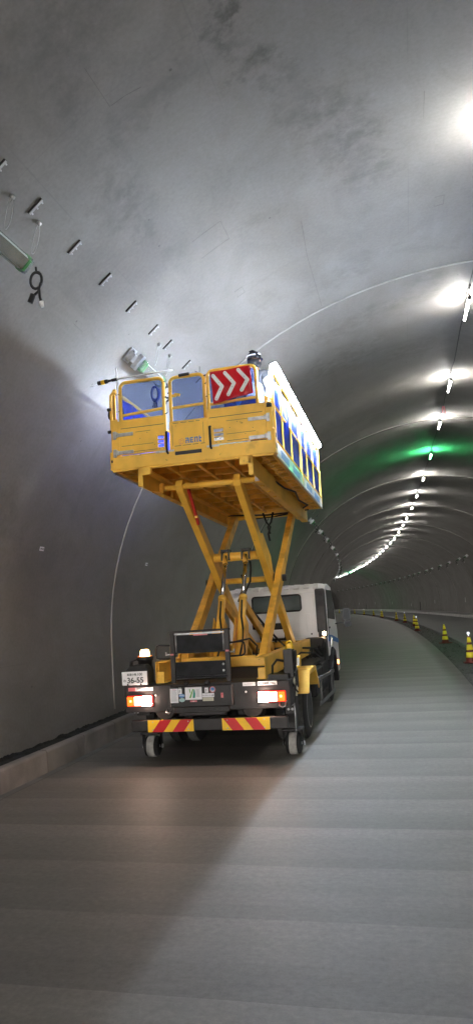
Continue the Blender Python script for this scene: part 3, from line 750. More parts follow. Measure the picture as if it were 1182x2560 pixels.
# --- number plate
b = MB(); b.box(-1.0, -.69, -.562, -.556, .912, 1.066); plate = b.build('number_plate', 'paper', T, bevel=.006)
text('尾張小牧', plate, RW(-.935, -.5635, 1.020), .030, 'plateink', 'area_letters', bold=.0004)
text('100', plate, RW(-.812, -.5635, 1.018), .044, 'plateink', 'class_number', sx=1.0)
text('わ', plate, RW(-.982, -.5635, .951), .036, 'plateink', 'kana_letter')
text('36-55', plate, RW(-.938, -.5635, .937), .088, 'plateink', 'serial_number', sx=1.0, bold=.0012)
b = MB(); b.box(-.98, -.70, -.556, -.50, .885, .915)
for x in (-.93, -.77): b.lathe((x, -.563, .918), (0, -1, 0), [(0, .011), (.006, .008)], 8)
b.build('plate_bracket', 'black', T)
b = MB(); b.prism([(-.98, 1.06), (-.90, 1.13), (-.72, 1.14), (-.69, 1.06), (-.69, .91), (-.98, .91)], 1, -.54, -.32); b.build('battery_box', 'chassis', T, bevel=.01)
b = MB(); b.path([(-.94, -.45, 1.1), (-.93, -.45, 1.17), (-.86, -.42, 1.19), (-.82, -.4, 1.17)], .009, 6); b.tube((-.92, -.45, 1.12), (-.92, -.45, 1.17), .02, 8); b.build('beacon_cable', 'cable', T)
# --- beacon
b = MB(); b.lathe((-.782, -.36, 1.07), (0, 0, 1), [(0, .075), (.10, .085), (.105, .10), (.145, .10), (.15, .088)], 24); bc = b.build('beacon_base', 'black', T)
b = MB(); b.lathe((-.782, -.36, 1.222), (0, 0, 1), [(0, .060), (.004, .058), (.055, .052), (.074, .044), (.078, .03), (.079, .002)], 24); b.build('beacon_dome', 'beacon', bc)
b = MB(); b.lathe((-.782, -.36, 1.216), (0, 0, 1), [(0, .088), (.004, .09), (.009, .086)], 24); b.build('beacon_flange', 'amber', bc)

# --- centre box with stickers
b = MB(); b.box(-.40, .325, -.64, -.52, .655, .888); b.box(-.38, .27, -.60, -.50, .585, .655)
b.prism([(-.345, .60), (.255, .60), (.21, .55), (-.30, .55)], 1, -.58, -.50)
cbox = b.build('rear_control_box', 'black', T, bevel=.008)
b = MB()
for x in (-.25, -.19, -.125, .035, .105, .165): b.lathe((x, -.6015, .622), (0, -1, 0), [(0, .019), (.003, .018)], 16)
b.build('round_hole', 'cable', cbox)
def sticker(x0, x1, z0, z1, m, nm='sticker', bev=0.): return MB().box(x0, x1, -.6445, -.6405, z0, z1).build(nm, m, cbox)
s1 = sticker(-.392, -.300, .705, .862, 'paper')
b = MB(); b.box(-.366, -.326, -.646, -.6446, .849, .853)
b.build('heading', 'pink', s1)
b = MB()
for k in range(11): b.box(-.385, -.312-.015*random.random(), -.646, -.6447, .840-k*.0115, .8425-k*.0115)
b.build('small_print', 'greyink', s1)
s2 = sticker(-.296, -.256, .800, .860, 'paper'); text('F', s2, RW(-.289, -.6455, .812), .045, 'greyink')
b = MB(); b.box(-.292, -.260, -.646, -.6446, .864, .872); b.build('latch', 'steel', cbox)
b = MB(); b.lathe((0, 0, 0), (0, 0, 1), [(0, .035), (.004, .035)], 24); o = b.build('oval_badge', 'badgeblue', cbox); o.data.transform(RW(-.258, -.6405, .782) @ Matrix.Diagonal((1, .60, 1, 1)))
b = MB(); b.path([(-.285, -.646, .783), (-.27, -.646, .792), (-.255, -.646, .783), (-.24, -.646, .790), (-.232, -.646, .78)], .003, 5); b.build('badge_print', 'paper', o)
b = MB(); b.lathe((0, 0, 0), (0, 0, 1), [(0, .035), (.004, .035)], 24); o = b.build('oval_badge', 'badgeaqua', cbox); o.data.transform(RW(-.258, -.6405, .735) @ Matrix.Diagonal((1, .62, 1, 1)))
s3 = MB().box(-.218, -.022, -.647, -.6405, .735, .872).build('company_sticker', 'paper', cbox, bevel=.004)
b = MB(); b.prism([(-.168, .850), (-.158, .853), (-.150, .815), (-.158, .808)], 1, -.6495, -.6475); b.prism([(-.128, .852), (-.114, .853), (-.150, .755), (-.170, .755)], 1, -.6495, -.6475); b.build('logo', 'green1', s3)
b = MB(); b.prism([(-.124, .80), (-.112, .846), (-.106, .80), (-.112, .755), (-.130, .755)], 1, -.6495, -.6475); b.prism([(-.112, .846), (-.104, .85), (-.097, .80), (-.102, .757), (-.111, .755)], 1, -.650, -.6480); b.build('logo', 'green2', s3)
b = MB()
for k in range(8): b.box(-.088, -.040-.012*random.random(), -.6495, -.6475, .842-k*.0105, .8445-k*.0105)
b.build('small_print', 'greyink', s3)
o = sticker(-.163, -.085, .710, .727, 'pink'); text('注意', o, RW(-.135, -.6455, .7135), .012, 'paper')
s4 = sticker(.012, .052, .806, .862, 'paper'); text('F', s4, RW(.019, -.6455, .816), .042, 'greyink')
s5 = sticker(-.018, .118, .757, .800, 'paper'); text('サイドバンパー注意', s5, RW(-.013, -.6455, .770), .0165, 'ink', sx=.86)
s6 = sticker(-.015, .108, .716, .753, 'cream')
b = MB()
for k in range(3): b.box(-.005, .098, -.646, -.6447, .743-k*.009, .7455-k*.009)
b.build('small_print', 'greyink', s6)
b = MB(); b.path([(.102+.030*cos(a), -.643, .838+.030*sin(a)) for a in [k*pi/12 for k in range(24)]], .0045, 6, closed=True); sw = b.build('round_sticker', 'pink', cbox)
b = MB(); b.lathe((.102, -.6405, .838), (0, -1, 0), [(0, .026), (.003, .026)], 24); b.build('round_sticker_field', 'badgeblue', sw)
b = MB(); b.path([(.102+.014*cos(a), -.6455, .832+.014*sin(a)) for a in [k*pi/9+pi*.9 for k in range(11)]], .0055, 6); b.build('crescent', 'paper', sw)
b = MB(); b.lathe((.106, -.6438, .846), (0, -1, 0), [(0, .011), (.002, .011)], 16); b.build('dot', 'logoblue', sw)
b = MB(); b.box(.195, .222, -.646, -.6405, .745, .800); o = b.build('side_sticker', 'pink', cbox); text('高', o, RW(.199, -.6465, .775), .018, 'refl_red')
b = MB()
for x in (-.22, .02): b.box(x-.028, x+.028, -.60, -.54, .888, .93)
b.build('hinge_block', 'black', cbox, bevel=.01)

# --- folding steps
b = MB()
for x0_, x1_ in ((-.430, -.375), (.225, .280)): b.box(x0_, x1_, -.475, -.435, .905, 1.485)
b.box(-.445, .295, -.48, -.44, 1.475, 1.498); lad = b.build('folding_steps', 'black', T, bevel=.005)
b = MB(); b.box(-.37, .22, -.468, -.45, 1.452, 1.468); b.build('top_bar', 'steel', lad)
b = MB(); b.box(-.372, .222, -.45, -.442, 1.250, 1.445); b.box(-.372, .222, -.475, -.44, 1.238, 1.252); b.build('step_panel', 'plateblack', lad)
b = MB(); b.box(-.372, .222, -.452, -.444, .975, 1.135); b.box(-.40, .25, -.48, -.44, .955, .975); b.box(-.372, .222, -.475, -.44, 1.128, 1.140); b.build('step_panel', 'plateblack', lad)
MB().box(-.14, .03, -.4695, -.4685, 1.435, 1.449).build('warning_strip', 'pink', lad)
b = MB(); b.box(-.425, -.385, -.480, -.4755, 1.222, 1.240); b.box(.235, .275, -.480, -.4755, 1.238, 1.256); b.build('latch_mark', 'pink', lad)
for sd, x_ in ((-1, -.43), (1, .28)):
    b = MB(); L_ = .175
    b.path([(x_, -.455, 1.335), (x_+sd*(L_-.04), -.455, 1.342), (x_+sd*(L_-.008), -.455, 1.33), (x_+sd*L_, -.455, 1.30), (x_+sd*L_, -.455, 1.225), (x_+sd*(L_-.008), -.455, 1.198), (x_+sd*(L_-.04), -.455, 1.185), (x_, -.455, 1.182)], .010, 8)
    b.build('handrail', 'black', lad)
    b = MB(); b.tube((x_, -.46, 1.232), (x_+sd*.05, -.46, 1.232), .010, 8); b.tube((x_+sd*.05, -.465, 1.22), (x_+sd*.05, -.465, 1.262), .010, 8); b.build('latch_pin', 'steel', lad)
b = MB(); b.tube((-.36, -.455, 1.25), (-.36, -.455, 1.44), .009, 8); b.tube((.21, -.455, 1.25), (.21, -.455, 1.44), .009, 8); b.tube((-.37, -.455, .96), (.22, -.455, .96), .016, 8)
for z_ in (1.02, .95): b.lathe((.20, -.476, z_+.08), (0, -1, 0), [(0, .014), (.004, .012)], 10)
b.build('strut', 'steel', lad)

# --- outriggers with small wheels
for sd in (-1, 1):
    xc_ = sd*.865
    b = MB(); b.box(xc_-.055, xc_+.055, -.06, .06, .30, .90 if sd < 0 else 1.0); b.box(xc_-.12, xc_+.12, -.1, .1, .275, .30)
    for q in (-1, 1): b.prism([(-.035, .285), (.035, .285), (.045, .14), (.02, .10), (-.02, .10), (-.045, .14)], 0, xc_+q*.112-.006, xc_+q*.112+.006)
    j = b.build('jack_leg', 'black', T, bevel=.006)
    b = MB(); b.lathe((xc_-.045, 0, .127), (1, 0, 0), [(0, .122), (.006, .127), (.084, .127), (.09, .122)], 32); b.build('jack_wheel', 'tread', j)
    b = MB(); b.lathe((xc_-.088, 0, .127), (1, 0, 0), [(0, .085), (.012, .112), (.04, .120)], 32); b.lathe((xc_+.048, 0, .127), (1, 0, 0), [(0, .120), (.028, .112), (.04, .085)], 32); b.build('wheel_side', 'rubber', j)
    b = MB(); b.lathe((xc_-.13, 0, .127), (1, 0, 0), [(0, .016), (.26, .016)], 12); b.lathe((xc_+.118, 0, .127), (1, 0, 0), [(0, .026), (.012, .024)], 12); b.lathe((xc_-.118, 0, .127), (-1, 0, 0), [(0, .026), (.012, .024)], 12); b.build('axle_bolt', 'steel', j)
b = MB(); b.box(.845, .955, -.30, -.26, .50, .745); b.box(.955, .965, -.30, -.12, .50, .745); jp = b.build('jack_plate', 'black', T, bevel=.004)
b = MB()
for k in range(4):
    for x in (.878, .925): b.lathe((x, -.302, .72-k*.052-(.012 if k > 1 else 0)), (0, -1, 0), [(0, .0155), (.006, .013)], 10)
b.build('bolt', 'paper', jp)
b = MB(); b.path([(.945, -.3, .98), (.955, -.31, .85), (.95, -.31, .7), (.955, -.31, .5), (.95, -.3, .3)], .008, 6); b.build('hose', 'steel', jp)
b = MB(); b.box(.865, .975, -.33, -.18, .90, 1.218); b.box(.985, 1.0, -.32, -.18, .78, 1.2); cb2 = b.build('control_box', 'black', T, bevel=.01)
b = MB(); b.path([(.895, -.27, 1.218), (.905, -.27, 1.285), (.92, -.27, 1.305), (.945, -.27, 1.305), (.96, -.27, 1.285), (.97, -.27, 1.218)], .012, 8); b.box(.91, .955, -.27, -.24, 1.225, 1.28); b.build('handle', 'refl_yellow', cb2)
for z_, y_ in ((1.075, -.30),):
    b = MB(); b.prism([(1.012, z_-.075), (1.05, z_-.055), (1.056, z_+.05), (1.02, z_+.075)], 1, y_-.03, y_+.09); fl = b.build('flood_lamp', 'refl_yellow', T, bevel=.008)
    MB().box(1.022, 1.048, y_-.034, y_-.0305, z_-.04, z_+.045).build('lens', 'floodlens', fl)
b = MB(); b.path([(1.0, -.22, 1.04), (.985, -.3, .95), (.97, -.32, .86), (1.0, -.32, .78), (.985, -.32, .7)], .012, 6); b.build('lamp_strap', 'cream', T)
b = MB(); b.path([(.86, -.3, 1.09), (.80, -.38, 1.11), (.75, -.4, 1.05), (.74, -.4, .92)], .014, 8); b.path([(.88, -.34, .9), (.9, -.4, .84), (.93, -.4, .88), (.97, -.36, .82), (.93, -.34, .78)], .012, 6)
b.path([(.98, -.32, .95), (1.0, -.34, .86), (.98, -.34, .78), (1.01, -.33, .74)], .010, 6); b.box(.70, .93, -.46, -.2, .898, .955); b.build('hydraulic_hose', 'cable', T)

# --- fenders
for sd in (-1, 1):
    b = MB(); P = [(.52, .62), (.70, .885), (1.34, .885), (1.58, .62)]
    xi, xo = sd*.76, sd*1.0
    for (y0, z0), (y1, z1) in zip(P, P[1:]):
        A = [b.v((xi, y0, z0)), b.v((xo, y0, z0)), b.v((xo, y1, z1)), b.v((xi, y1, z1))]; b.face(A)
    for (y0, z0), (y1, z1) in zip(P, P[1:]):
        d = .05; b.face([b.v((xo, y0, z0)), b.v((xo, y1, z1)), b.v((xo, y1*(.93)+.07*1.04, z1-d)), b.v((xo, y0*.93+.07*1.04, z0-(0 if z0 < .7 else d)))])
    b.build('fender', 'yellow', T, solid=.012)
# side guards
for sd in (-1, 1):
    b = MB()
    for z0_, z1_ in ((.672, .60), (.335, .29)): b.beam((sd*.985, 1.68, z0_), (sd*.985, 3.7, z1_), .02, .045)
    b.beam((sd*.985, 1.9, .30), (sd*.985, 1.9, .70), .025, .03, (0, 1, 0)); b.beam((sd*.985, 3.3, .26), (sd*.985, 3.3, .66), .025, .03, (0, 1, 0))
    b.build('side_guard', 'guardgrey', T)

# --- sub-frame rails, cross tube
for sd in (-1, 1):
    b = MB(); xw = sd*.648
    def cz(x0, x1, *r): a_, b__ = sorted((x0, x1)); b.box(a_, b__, *r)
    cz(xw, xw-sd*.012, -.30, 3.75, .90, 1.145); cz(xw, xw-sd*.11, -.30, 3.75, 1.133, 1.145); cz(xw-sd*.012, xw-sd*.11, -.30, 3.75, .90, .912)
    cz(xw+sd*.0, xw-sd*.085, -.34, -.30, .898, 1.03); cz(xw+sd*.012, xw+sd*.002, -.36, -.10, .90, 1.15)
    for y in (.25, .95, 1.8, 2.7): cz(xw-sd*.012, xw-sd*.09, y, y+.012, .912, 1.133)
    b.build('subframe_rail', 'yellow', T, bevel=.004)
b = MB(); b.box(-.54, .54, .27, .42, 1.0, 1.13); b.build('cross_member', 'yellow', T, bevel=.01)
b = MB(); b.box(-.54, .54, 3.66, 3.78, 1.02, 1.12); b.build('cross_member', 'yellow2', T, bevel=.01)
b = MB()
for x in (-.5, .5): b.prism([(.20, .98), (.20, 1.12), (.30, 1.22), (.42, 1.22), (.52, 1.12), (.52, .98)], 0, x+(.055 if x > 0 else -.075), x+(.075 if x > 0 else -.055))
b.build('pivot_bracket', 'yellow2', T, bevel=.004)

# --- scissor arms
BB, BT = Vector((0, .35, 1.10)), Vector((0, 3.62, 3.29)); AT, AB = Vector((0, .10, 3.295)), Vector((0, 3.5, 1.0))
mid = Vector((0, 1.87, 2.12))
def arm(x, p, q, m='yellow', curved=0):
    b = MB(); p = Vector((x, p.y, p.z)); q = Vector((x, q.y, q.z)); d = (q-p).normalized(); n = Vector((0, d.z, -d.y))
    if n.z < 0: n = -n
    w, h = .092, .165
    prof_ = []
    for t, hh in ((-.05, .05), (.0, .085), (.06, h/2), (.43, h/2+.004), (.5, h/2+.028), (.57, h/2+.004), (.94, h/2), (1., .085), (1.05, .05)):
        L = (q-p).length; c = p+d*((t*L) if 0 <= t <= 1 else (t*L if t < 0 else L+(t-1)*L)); prof_.append((c, hh))
    prof_[0] = (p-d*.07, .05); prof_[-1] = (q+d*.07, .05)
    up_ = [b.v(c+n*hh+Vector((sx*w/2, 0, 0))) for c, hh in prof_ for sx in (-1, 1)]; dn = [b.v(c-n*hh+Vector((sx*w/2, 0, 0))) for c, hh in prof_ for sx in (-1, 1)]
    for i in range(len(prof_)-1):
        k = 2*i
        b.face([up_[k], up_[k+1], up_[k+3], up_[k+2]]); b.face([dn[k], dn[k+1], dn[k+3], dn[k+2]]); b.face([up_[k], up_[k+2], dn[k+2], dn[k]]); b.face([up_[k+1], up_[k+3], dn[k+3], dn[k+1]])
    b.face([up_[0], up_[1], dn[1], dn[0]]); b.face([up_[-1], up_[-2], dn[-2], dn[-1]])
    return b.build('scissor_arm', m, T, bevel=.008, seg=2)
for sd in (-1, 1):
    a1 = arm(sd*.375, AT, AB); a2 = arm(sd*.50, BB, BT, 'yellow2')
    c = AT.lerp(AB, .36); b = MB(); d = (AB-AT).normalized(); n = Vector((0, d.z, -d.y)); n = -n if n.z < 0 else n
    P_ = [c-d*.3, c-d*.22+n*.17, c+d*.35+n*.20, c+d*.6+n*.03, c+d*.6, c]
    b.prism([(p.y, p.z) for p in P_], 0, sd*.375-.02+sd*.03, sd*.375+.02+sd*.03); b.build('gusset', 'yellow', a1, bevel=.004)
    b = MB(); b.lathe((sd*.30, mid.y, mid.z), (sd, 0, 0), [(0, .05), (.30, .05), (.305, .035)], 20); b.lathe((sd*.422, mid.y, mid.z), (sd, 0, 0), [(0, .075), (.028, .075)], 20); b.build('pivot_pin', 'black', a2)
# tubes
b = MB(); b.tube((-.61, .10, 3.29), (.61, .10, 3.29), .036, 20); b.build('roller_shaft', 'yellow', T)
for sd in (-1, 1):
    b = MB(); b.lathe((sd*.60, .10, 3.29), (sd, 0, 0), [(0, .045), (.006, .052), (.05, .046), (.056, .06), (.06, .045)], 20); b.build('roller', 'whitep', T)
c = AT.lerp(AB, .375); b = MB(); b.tube((-.34, c.y, c.z+.01), (.34, c.y, c.z+.01), .062, 20)
for x in (-.2, -.08, .08, .2, .30): b.lathe((x-.012, c.y, c.z+.01), (1, 0, 0), [(0, .066), (.024, .066)], 20)
b.build('cylinder_tube', 'yellow', T); CT = c
b = MB(); b.tube((-.34, 1.87, 2.12), (.34, 1.87, 2.12), .042, 20); b.build('centre_tube', 'yellow', T)
b = MB(); b.tube((-.5, 3.62, 3.27), (.5, 3.62, 3.27), .040, 20)
b.build('upper_shaft', 'yellow', T)
b = MB(); b.box(.56, .66, 3.56, 3.72, 3.17, 3.36); b.box(-.66, -.56, 3.56, 3.72, 3.17, 3.36); b.build('upper_bracket', 'yellow', T, bevel=.006)
# hydraulic cylinders
for x in (-.145, .145):
    top = Vector((x, CT.y-.04, CT.z+.02)); bot = Vector((x*1.0, .52, 1.08)); d = (bot-top).normalized(); Lc = (bot-top).length
    b = MB(); b.tube(top+d*Lc*.42, bot, .050, 20); b.lathe(top+d*Lc*.415, d, [(0, .05), (.004, .056), (.05, .056), (.055, .05)], 20)
    cy = b.build('lift_cylinder', 'yellow', T)
    MB().tube(top, top+d*Lc*.43, .029, 16).build('piston_rod', 'chrome', cy)
    b = MB(); b.box(x-.06, x-.04, CT.y-.10, CT.y+.06, CT.z-.04, CT.z+.115); b.box(x+.04, x+.06, CT.y-.10, CT.y+.06, CT.z-.04, CT.z+.115); b.box(x-.05, x+.05, CT.y-.11, CT.y-.0, CT.z+.085, CT.z+.11); b.build('clevis', 'black', cy)
    MB().tube(top+Vector((-.03, 0, .0)), top+d*.13, .036, 14).build('rod_eye', 'yellow2', cy)
    p = top+d*Lc*.66; b = MB(); n = Vector((0, d.z, -d.y)); n = -n if n.z < 0 else n
    b.box(x-.075, x-.058, .50, .86, 1.02, 1.02+.0) if False else None
    for sx in (-1, 1): b.prism([(q.y, q.z) for q in (p-n*.09, p+n*.075-d*.03, bot+n*.09, bot+d*.05, bot-n*.14, p-n*.13+d*.05)], 0, x+sx*.068-.007, x+sx*.068+.007)
    b.build('cylinder_bracket', 'yellow2', cy, bevel=.004)
    b = MB(); q0 = top+d*Lc*.46-Vector((0, .058, 0)); b.path([q0, q0+d*.25+Vector((.01, -.01, 0)), q0+d*.45+Vector((.05, -.02, 0)), q0+d*.62+Vector((.06, -.03, 0)), q0+d*.8+Vector((.03, -.05, -.02)), bot+Vector((.06, -.15, -.02))], .013, 8); b.build('hose', 'cable', cy)
b = MB()
b.path([(-.02, 1.7, 2.2), (0, 1.75, 2.05), (-.06, 1.7, 1.9), (-.1, 1.75, 1.82), (-.04, 1.8, 1.8), (.0, 1.8, 1.95), (.08, 1.8, 2.1), (.1, 1.8, 2.3), (.12, 1.7, 2.38)], .014, 8)
b.path([(-.1, 1.8, 1.85), (.0, 2.1, 1.7), (.1, 2.5, 1.45), (.2, 3., 1.2), (.25, 3.4, 1.05)], .016, 8); b.path([(-.06, 1.8, 1.8), (.02, 2.1, 1.62), (.1, 2.5, 1.38), (.18, 3., 1.15)], .016, 8)
b.path([(.30, -.2, 1.33), (.42, 0, 1.35), (.46, .2, 1.25), (.42, .3, 1.1), (.33, .3, 1.05)], .011, 8)
b.build('hydraulic_hose', 'cable', T)
for x in (-.145, .145):      # inner lower links behind the cylinders
    b = MB(); b.beam((x*.9, 1.0, 1.8), (x*.9, 2.9, 1.05), .06, .13); b.build('inner_strut', 'yellow2', T, bevel=.006)
b = MB(); b.beam((-.315, .24, 3.28), (-.315, .62, 2.86), .035, .05); b.tube((-.30, .14, 3.31), (-.30, .26, 3.33), .015, 8); lk = b.build('safety_strut', 'redpaint', T, bevel=.004)
b = MB(); b.box(-.36, -.29, .50, .53, 2.93, 2.96); b.build('clip', 'yellow', lk)

# --- cab
YC = 4.2
b = MB()
P = [(YC, 1.12), (YC, 1.98), (YC+.06, 2.045), (YC+.5, 2.07), (YC+.95, 2.03), (YC+1.35, 1.62), (YC+1.6, 1.2), (YC+1.62, .42), (YC+1.25, .42), (YC+.85, .50), (YC+.62, .82), (YC+.30, .92), (YC+.12, .80), (YC, .80)]
b.prism(P, 0, -.885, .885); cab = b.build('cab', 'white', T, bevel=.035, seg=3)
b = MB()
for x in (-.7, -.52, -.34, -.16, .02, .2, .38, .56, .72): b.prism([(YC-.012, 1.985), (YC-.012, 2.02), (YC+.10, 2.075), (YC+.8, 2.085), (YC+.8, 2.03)], 0, x-.055, x+.055)
b.build('roof_rib', 'white', cab, bevel=.02, seg=2)
b = MB(); b.box(-.84, .84, YC-.012, YC, 1.925, 1.94)
for x0_, x1_, z0_, z1_ in ((-.36, -.29, 1.24, 1.56), (.52, .60, 1.24, 1.56), (.30, .40, 1.26, 1.56), (.66, .70, 1.18, 1.90), (-.72, -.68, 1.18, 1.90)): b.box(x0_, x1_, YC-.014, YC, z0_, z1_)
b.box(-.80, .80, YC-.016, YC, 1.135, 1.15)
b.build('pressed_rib', 'white', cab, bevel=.006)
wx0, wx1, wz0, wz1 = -.425, .445, 1.615, 1.895
def rr(x0, x1, z0, z1, r, n=5):
    out = []
    for cx, cz, a0 in ((x1-r, z1-r, 0), (x0+r, z1-r, pi/2), (x0+r, z0+r, pi), (x1-r, z0+r, 1.5*pi)):
        for k in range(n+1): a = a0+k*pi/2/n; out.append((cx+r*cos(a), cz+r*sin(a)))
    return out
b = MB(); b.prism(rr(wx0, wx1, wz0, wz1, .05), 1, YC-.018, YC-.002); rw = b.build('rear_window', 'glass', cab)
b = MB(); b.path([(x, YC-.018, z) for x, z in rr(wx0, wx1, wz0, wz1, .05)], .014, 8, closed=True); b.build('window_seal', 'rubber', rw)
b = MB(); b.box(.06, .25, YC-.021, YC-.0185, 1.86, 1.875); b.box(.16, .28, YC-.021, YC-.0185, 1.825, 1.85); b.build('mirror_behind_glass', 'cable', rw)
b = MB(); b.box(-.42, .18, YC-.16, YC-.03, 1.33, 1.42); b.box(-.30, .22, YC-.14, YC-.03, 1.12, 1.36); tk = b.build('tank', 'chassis', T, bevel=.01)
b = MB(); b.box(-.08, .14, YC-.165, YC-.142, 1.16, 1.31); b.build('label', 'paper', tk, bevel=.01)
b = MB(); b.lathe((.60, YC-.02, 1.20), (0, -1, 0), [(0, .016), (.006, .014)], 12); b.build('plug', 'ink', cab)
b = MB(); b.box(.44, .72, YC-.03, YC+.1, .99, 1.13); b.build('cab_mount', 'white', cab, bevel=.02)
# intake duct
b = MB(); b.prism(rr(.725, .885, 1.22, 1.975, .03), 1, 4.0, 4.14); b.prism(rr(.74, .87, .74, 1.225, .02), 1, 4.02, 4.16); du = b.build('intake_duct', 'black', T, bevel=.008)
b = MB(); b.box(.745, .865, 3.985, 4.0, 1.66, 1.78); b.box(.75, .86, 3.99, 4.0, 1.85, 1.94)
for k in range(4): b.box(.75, .835, 3.98, 3.985, 1.675+k*.026, 1.685+k*.026)
b.build('intake_grille', 'chassis', du)
b = MB(); b.box(.80, .895, 3.93, 3.99, 1.165, 1.245); sl = b.build('work_lamp', 'black', T, bevel=.008)
b = MB(); b.lathe((.848, 3.93, 1.205), (0, -1, 0), [(0, .030), (.012, .026), (.018, .012)], 16); b.build('lens', 'sidelamp', sl)
# side windows, door, mirrors, lamps
for sd in (-1, 1):
    b = MB(); xs = sorted((sd*.884, sd*.892)); b.prism([(YC+.14, 1.45), (YC+.14, 1.95), (YC+.90, 1.95), (YC+1.22, 1.60), (YC+1.22, 1.40)], 0, *xs); b.build('side_window', 'glass', cab)
    b = MB(); xs = sorted((sd*.885, sd*.893)); b.box(xs[0], xs[1], YC+.10, YC+.115, .95, 1.97); b.box(xs[0], xs[1], YC+.2, YC+.34, 1.27, 1.30); b.build('door_trim', 'black', cab)
    b = MB(); b.prism([(YC+.0, 1.06), (YC+.0, 1.17), (YC+.5, 1.14), (YC+1.6, 1.02), (YC+1.6, .94), (YC+.7, 1.03)], 0, *sorted((sd*.886, sd*.894))); b.build('blue_stripe', 'logoblue', cab)
    b = MB(); b.path([(sd*.89, YC+1.25, 1.32), (sd*1.0, YC+1.3, 1.33), (sd*1.12, YC+1.3, 1.33), (sd*1.12, YC+1.3, 1.5)], .012, 8)
    b.prism(rr(*sorted((sd*1.045, sd*1.185)), 1.375, 1.60, .03), 1, YC+1.26, YC+1.33); b.prism(rr(*sorted((sd*1.06, sd*1.19)), 1.25, 1.365, .03), 1, YC+1.26, YC+1.33)
    mr_ = b.build('door_mirror', 'black', T, bevel=.008)
    b = MB(); b.prism(rr(*sorted((sd*1.06, sd*1.172)), 1.39, 1.585, .025), 1, YC+1.252, YC+1.259); b.prism(rr(*sorted((sd*1.072, sd*1.178)), 1.262, 1.353, .025), 1, YC+1.252, YC+1.259); b.build('mirror_glass', 'mirror', mr_)
    b = MB(); b.box(*sorted((sd*.895, sd*.935)), YC+.95, YC+1.0, .585, .665); b.build('side_marker', 'marker', T, bevel=.01)
    b = MB(); b.prism([(YC-.0, .60), (YC+.28, .95), (YC+.66, .86), (YC+.84, .5), (YC+.95, .35), (YC+.80, .30), (YC+.66, .62), (YC+.55, .78), (YC+.28, .85), (YC+.06, .55)], 0, *sorted((sd*.80, sd*.925))); b.build('wheel_arch', 'chassis', T, bevel=.006)
b = MB(); b.prism([(.955, .99), (.975, 1.0), (.985, 1.12), (.96, 1.15)], 1, 3.85, 3.97); fl = b.build('flood_lamp', 'cream', T, bevel=.006)
MB().box(.958, .972, 3.845, 3.85, 1.03, 1.11).build('lens', 'floodlens', fl)
b = MB(); b.prism([(YC+1.36, 1.60), (YC+1.0, 1.99), (YC+1.03, 2.0), (YC+1.40, 1.59)], 0, -.78, .78); b.build('windscreen', 'glass', cab)

# ------------------------------------------------------------------ the raised platform (tilted a little forwards)
PO = Vector((0, -.62, 3.43))
def PB(): return MB(PO)
b = PB(); YF = 3.85
b.box(-.985, -.94, -.60, YF, 3.43, 3.60); b.box(.94, .985, -.60, YF, 3.43, 3.60); b.box(-.94, .94, YF-.05, YF, 3.43, 3.60)
b.box(-1.0, 1.0, -.64, -.60, 3.44, 3.60); b.box(-.98, .98, -.632, -.60, 3.415, 3.44); b.box(-.94, .94, -.60, YF-.05, 3.56, 3.585)
plat = b.build('platform', 'yellow', T, loc=PO, bevel=.004)
plat.rotation_euler = (-.020, 0, 0)
b = PB(); y = -.45
while y < YF-.1: b.box(-.94, .94, y, y+.045, 3.47, 3.56); y += .41
for x in (-.82, -.36, 0, .36, .82): b.box(x-.022, x+.022, -.60, YF-.05, 3.45-.012*(abs(x) > .5), 3.558)
b.build('floor_joist', 'yellow2', plat, bevel=.003)
for sd in (-1, 1):
    b = PB(); xo = sd*.735 if sd > 0 else -.655-.0
    def bx(a_, c_, *r): b.box(*sorted((a_, c_)), *r)
    bx(xo, xo-sd*.012, -.62, 3.75, 3.21, 3.43); bx(xo, xo-sd*.16, -.66, -.60, 3.335, 3.435); bx(xo, xo-sd*.06, -.66, -.60, 3.205, 3.435); bx(xo, xo-sd*.10, -.60, 3.75, 3.40, 3.43); bx(xo, xo-sd*.10, -.2, 3.75, 3.205, 3.217)
    b.build('slide_channel', 'yellow', plat, bevel=.006)
    b = PB()
    for k in range(3): y0 = .02+k*.42; b.prism([(y0, 3.19+.0), (y0, 3.34), (y0+.03, 3.37), (y0+.06, 3.37), (y0+.06, 3.19)], 0, *sorted((xo-sd*.02, xo-sd*.07)))
    b.build('channel_stiffener', 'yellow', plat, bevel=.01)
b = PB()      # short pipes and slides along both edges underneath
for k in range(16):
    y0 = -.4+k*.26
    for sd in (-1, 1):
        b.tube((sd*.80, y0, 3.45), (sd*.95, y0, 3.45), .018, 8); b.box(*sorted((sd*.78, sd*.93)), y0+.08, y0+.12, 3.43, 3.47)
b.build('edge_pipe', 'yellow2', plat)
b = PB()
b.path([(.62, -.3, 3.42), (.72, .1, 3.37), (.7, .6, 3.40), (.78, 1.2, 3.36), (.84, 1.8, 3.40), (.8, 2.4, 3.37), (.85, 3.0, 3.38), (.6, 3.5, 3.36), (.2, 3.6, 3.33), (-.3, 3.6, 3.32)], .013, 6)
b.path([(-.6, 3.5, 3.40), (-.2, 3.4, 3.36), (.1, 3.42, 3.34), (.4, 3.5, 3.36), (.8, 3.5, 3.38)], .013, 6)
b.path([(.05, 3.3, 3.36), (.1, 3.3, 3.2), (.16, 3.3, 3.12), (.12, 3.3, 3.0), (.14, 3.3, 2.88)], .018, 6); b.path([(.22, 3.3, 3.36), (.18, 3.3, 3.2), (.12, 3.3, 3.12), (.15, 3.3, 3.0)], .018, 6)
b.path([(.60, 3.5, 3.4), (.63, 3.5, 3.25), (.66, 3.55, 3.22), (.68, 3.55, 3.28)], .012, 6)
b.build('underfloor_cable', 'cable', plat)

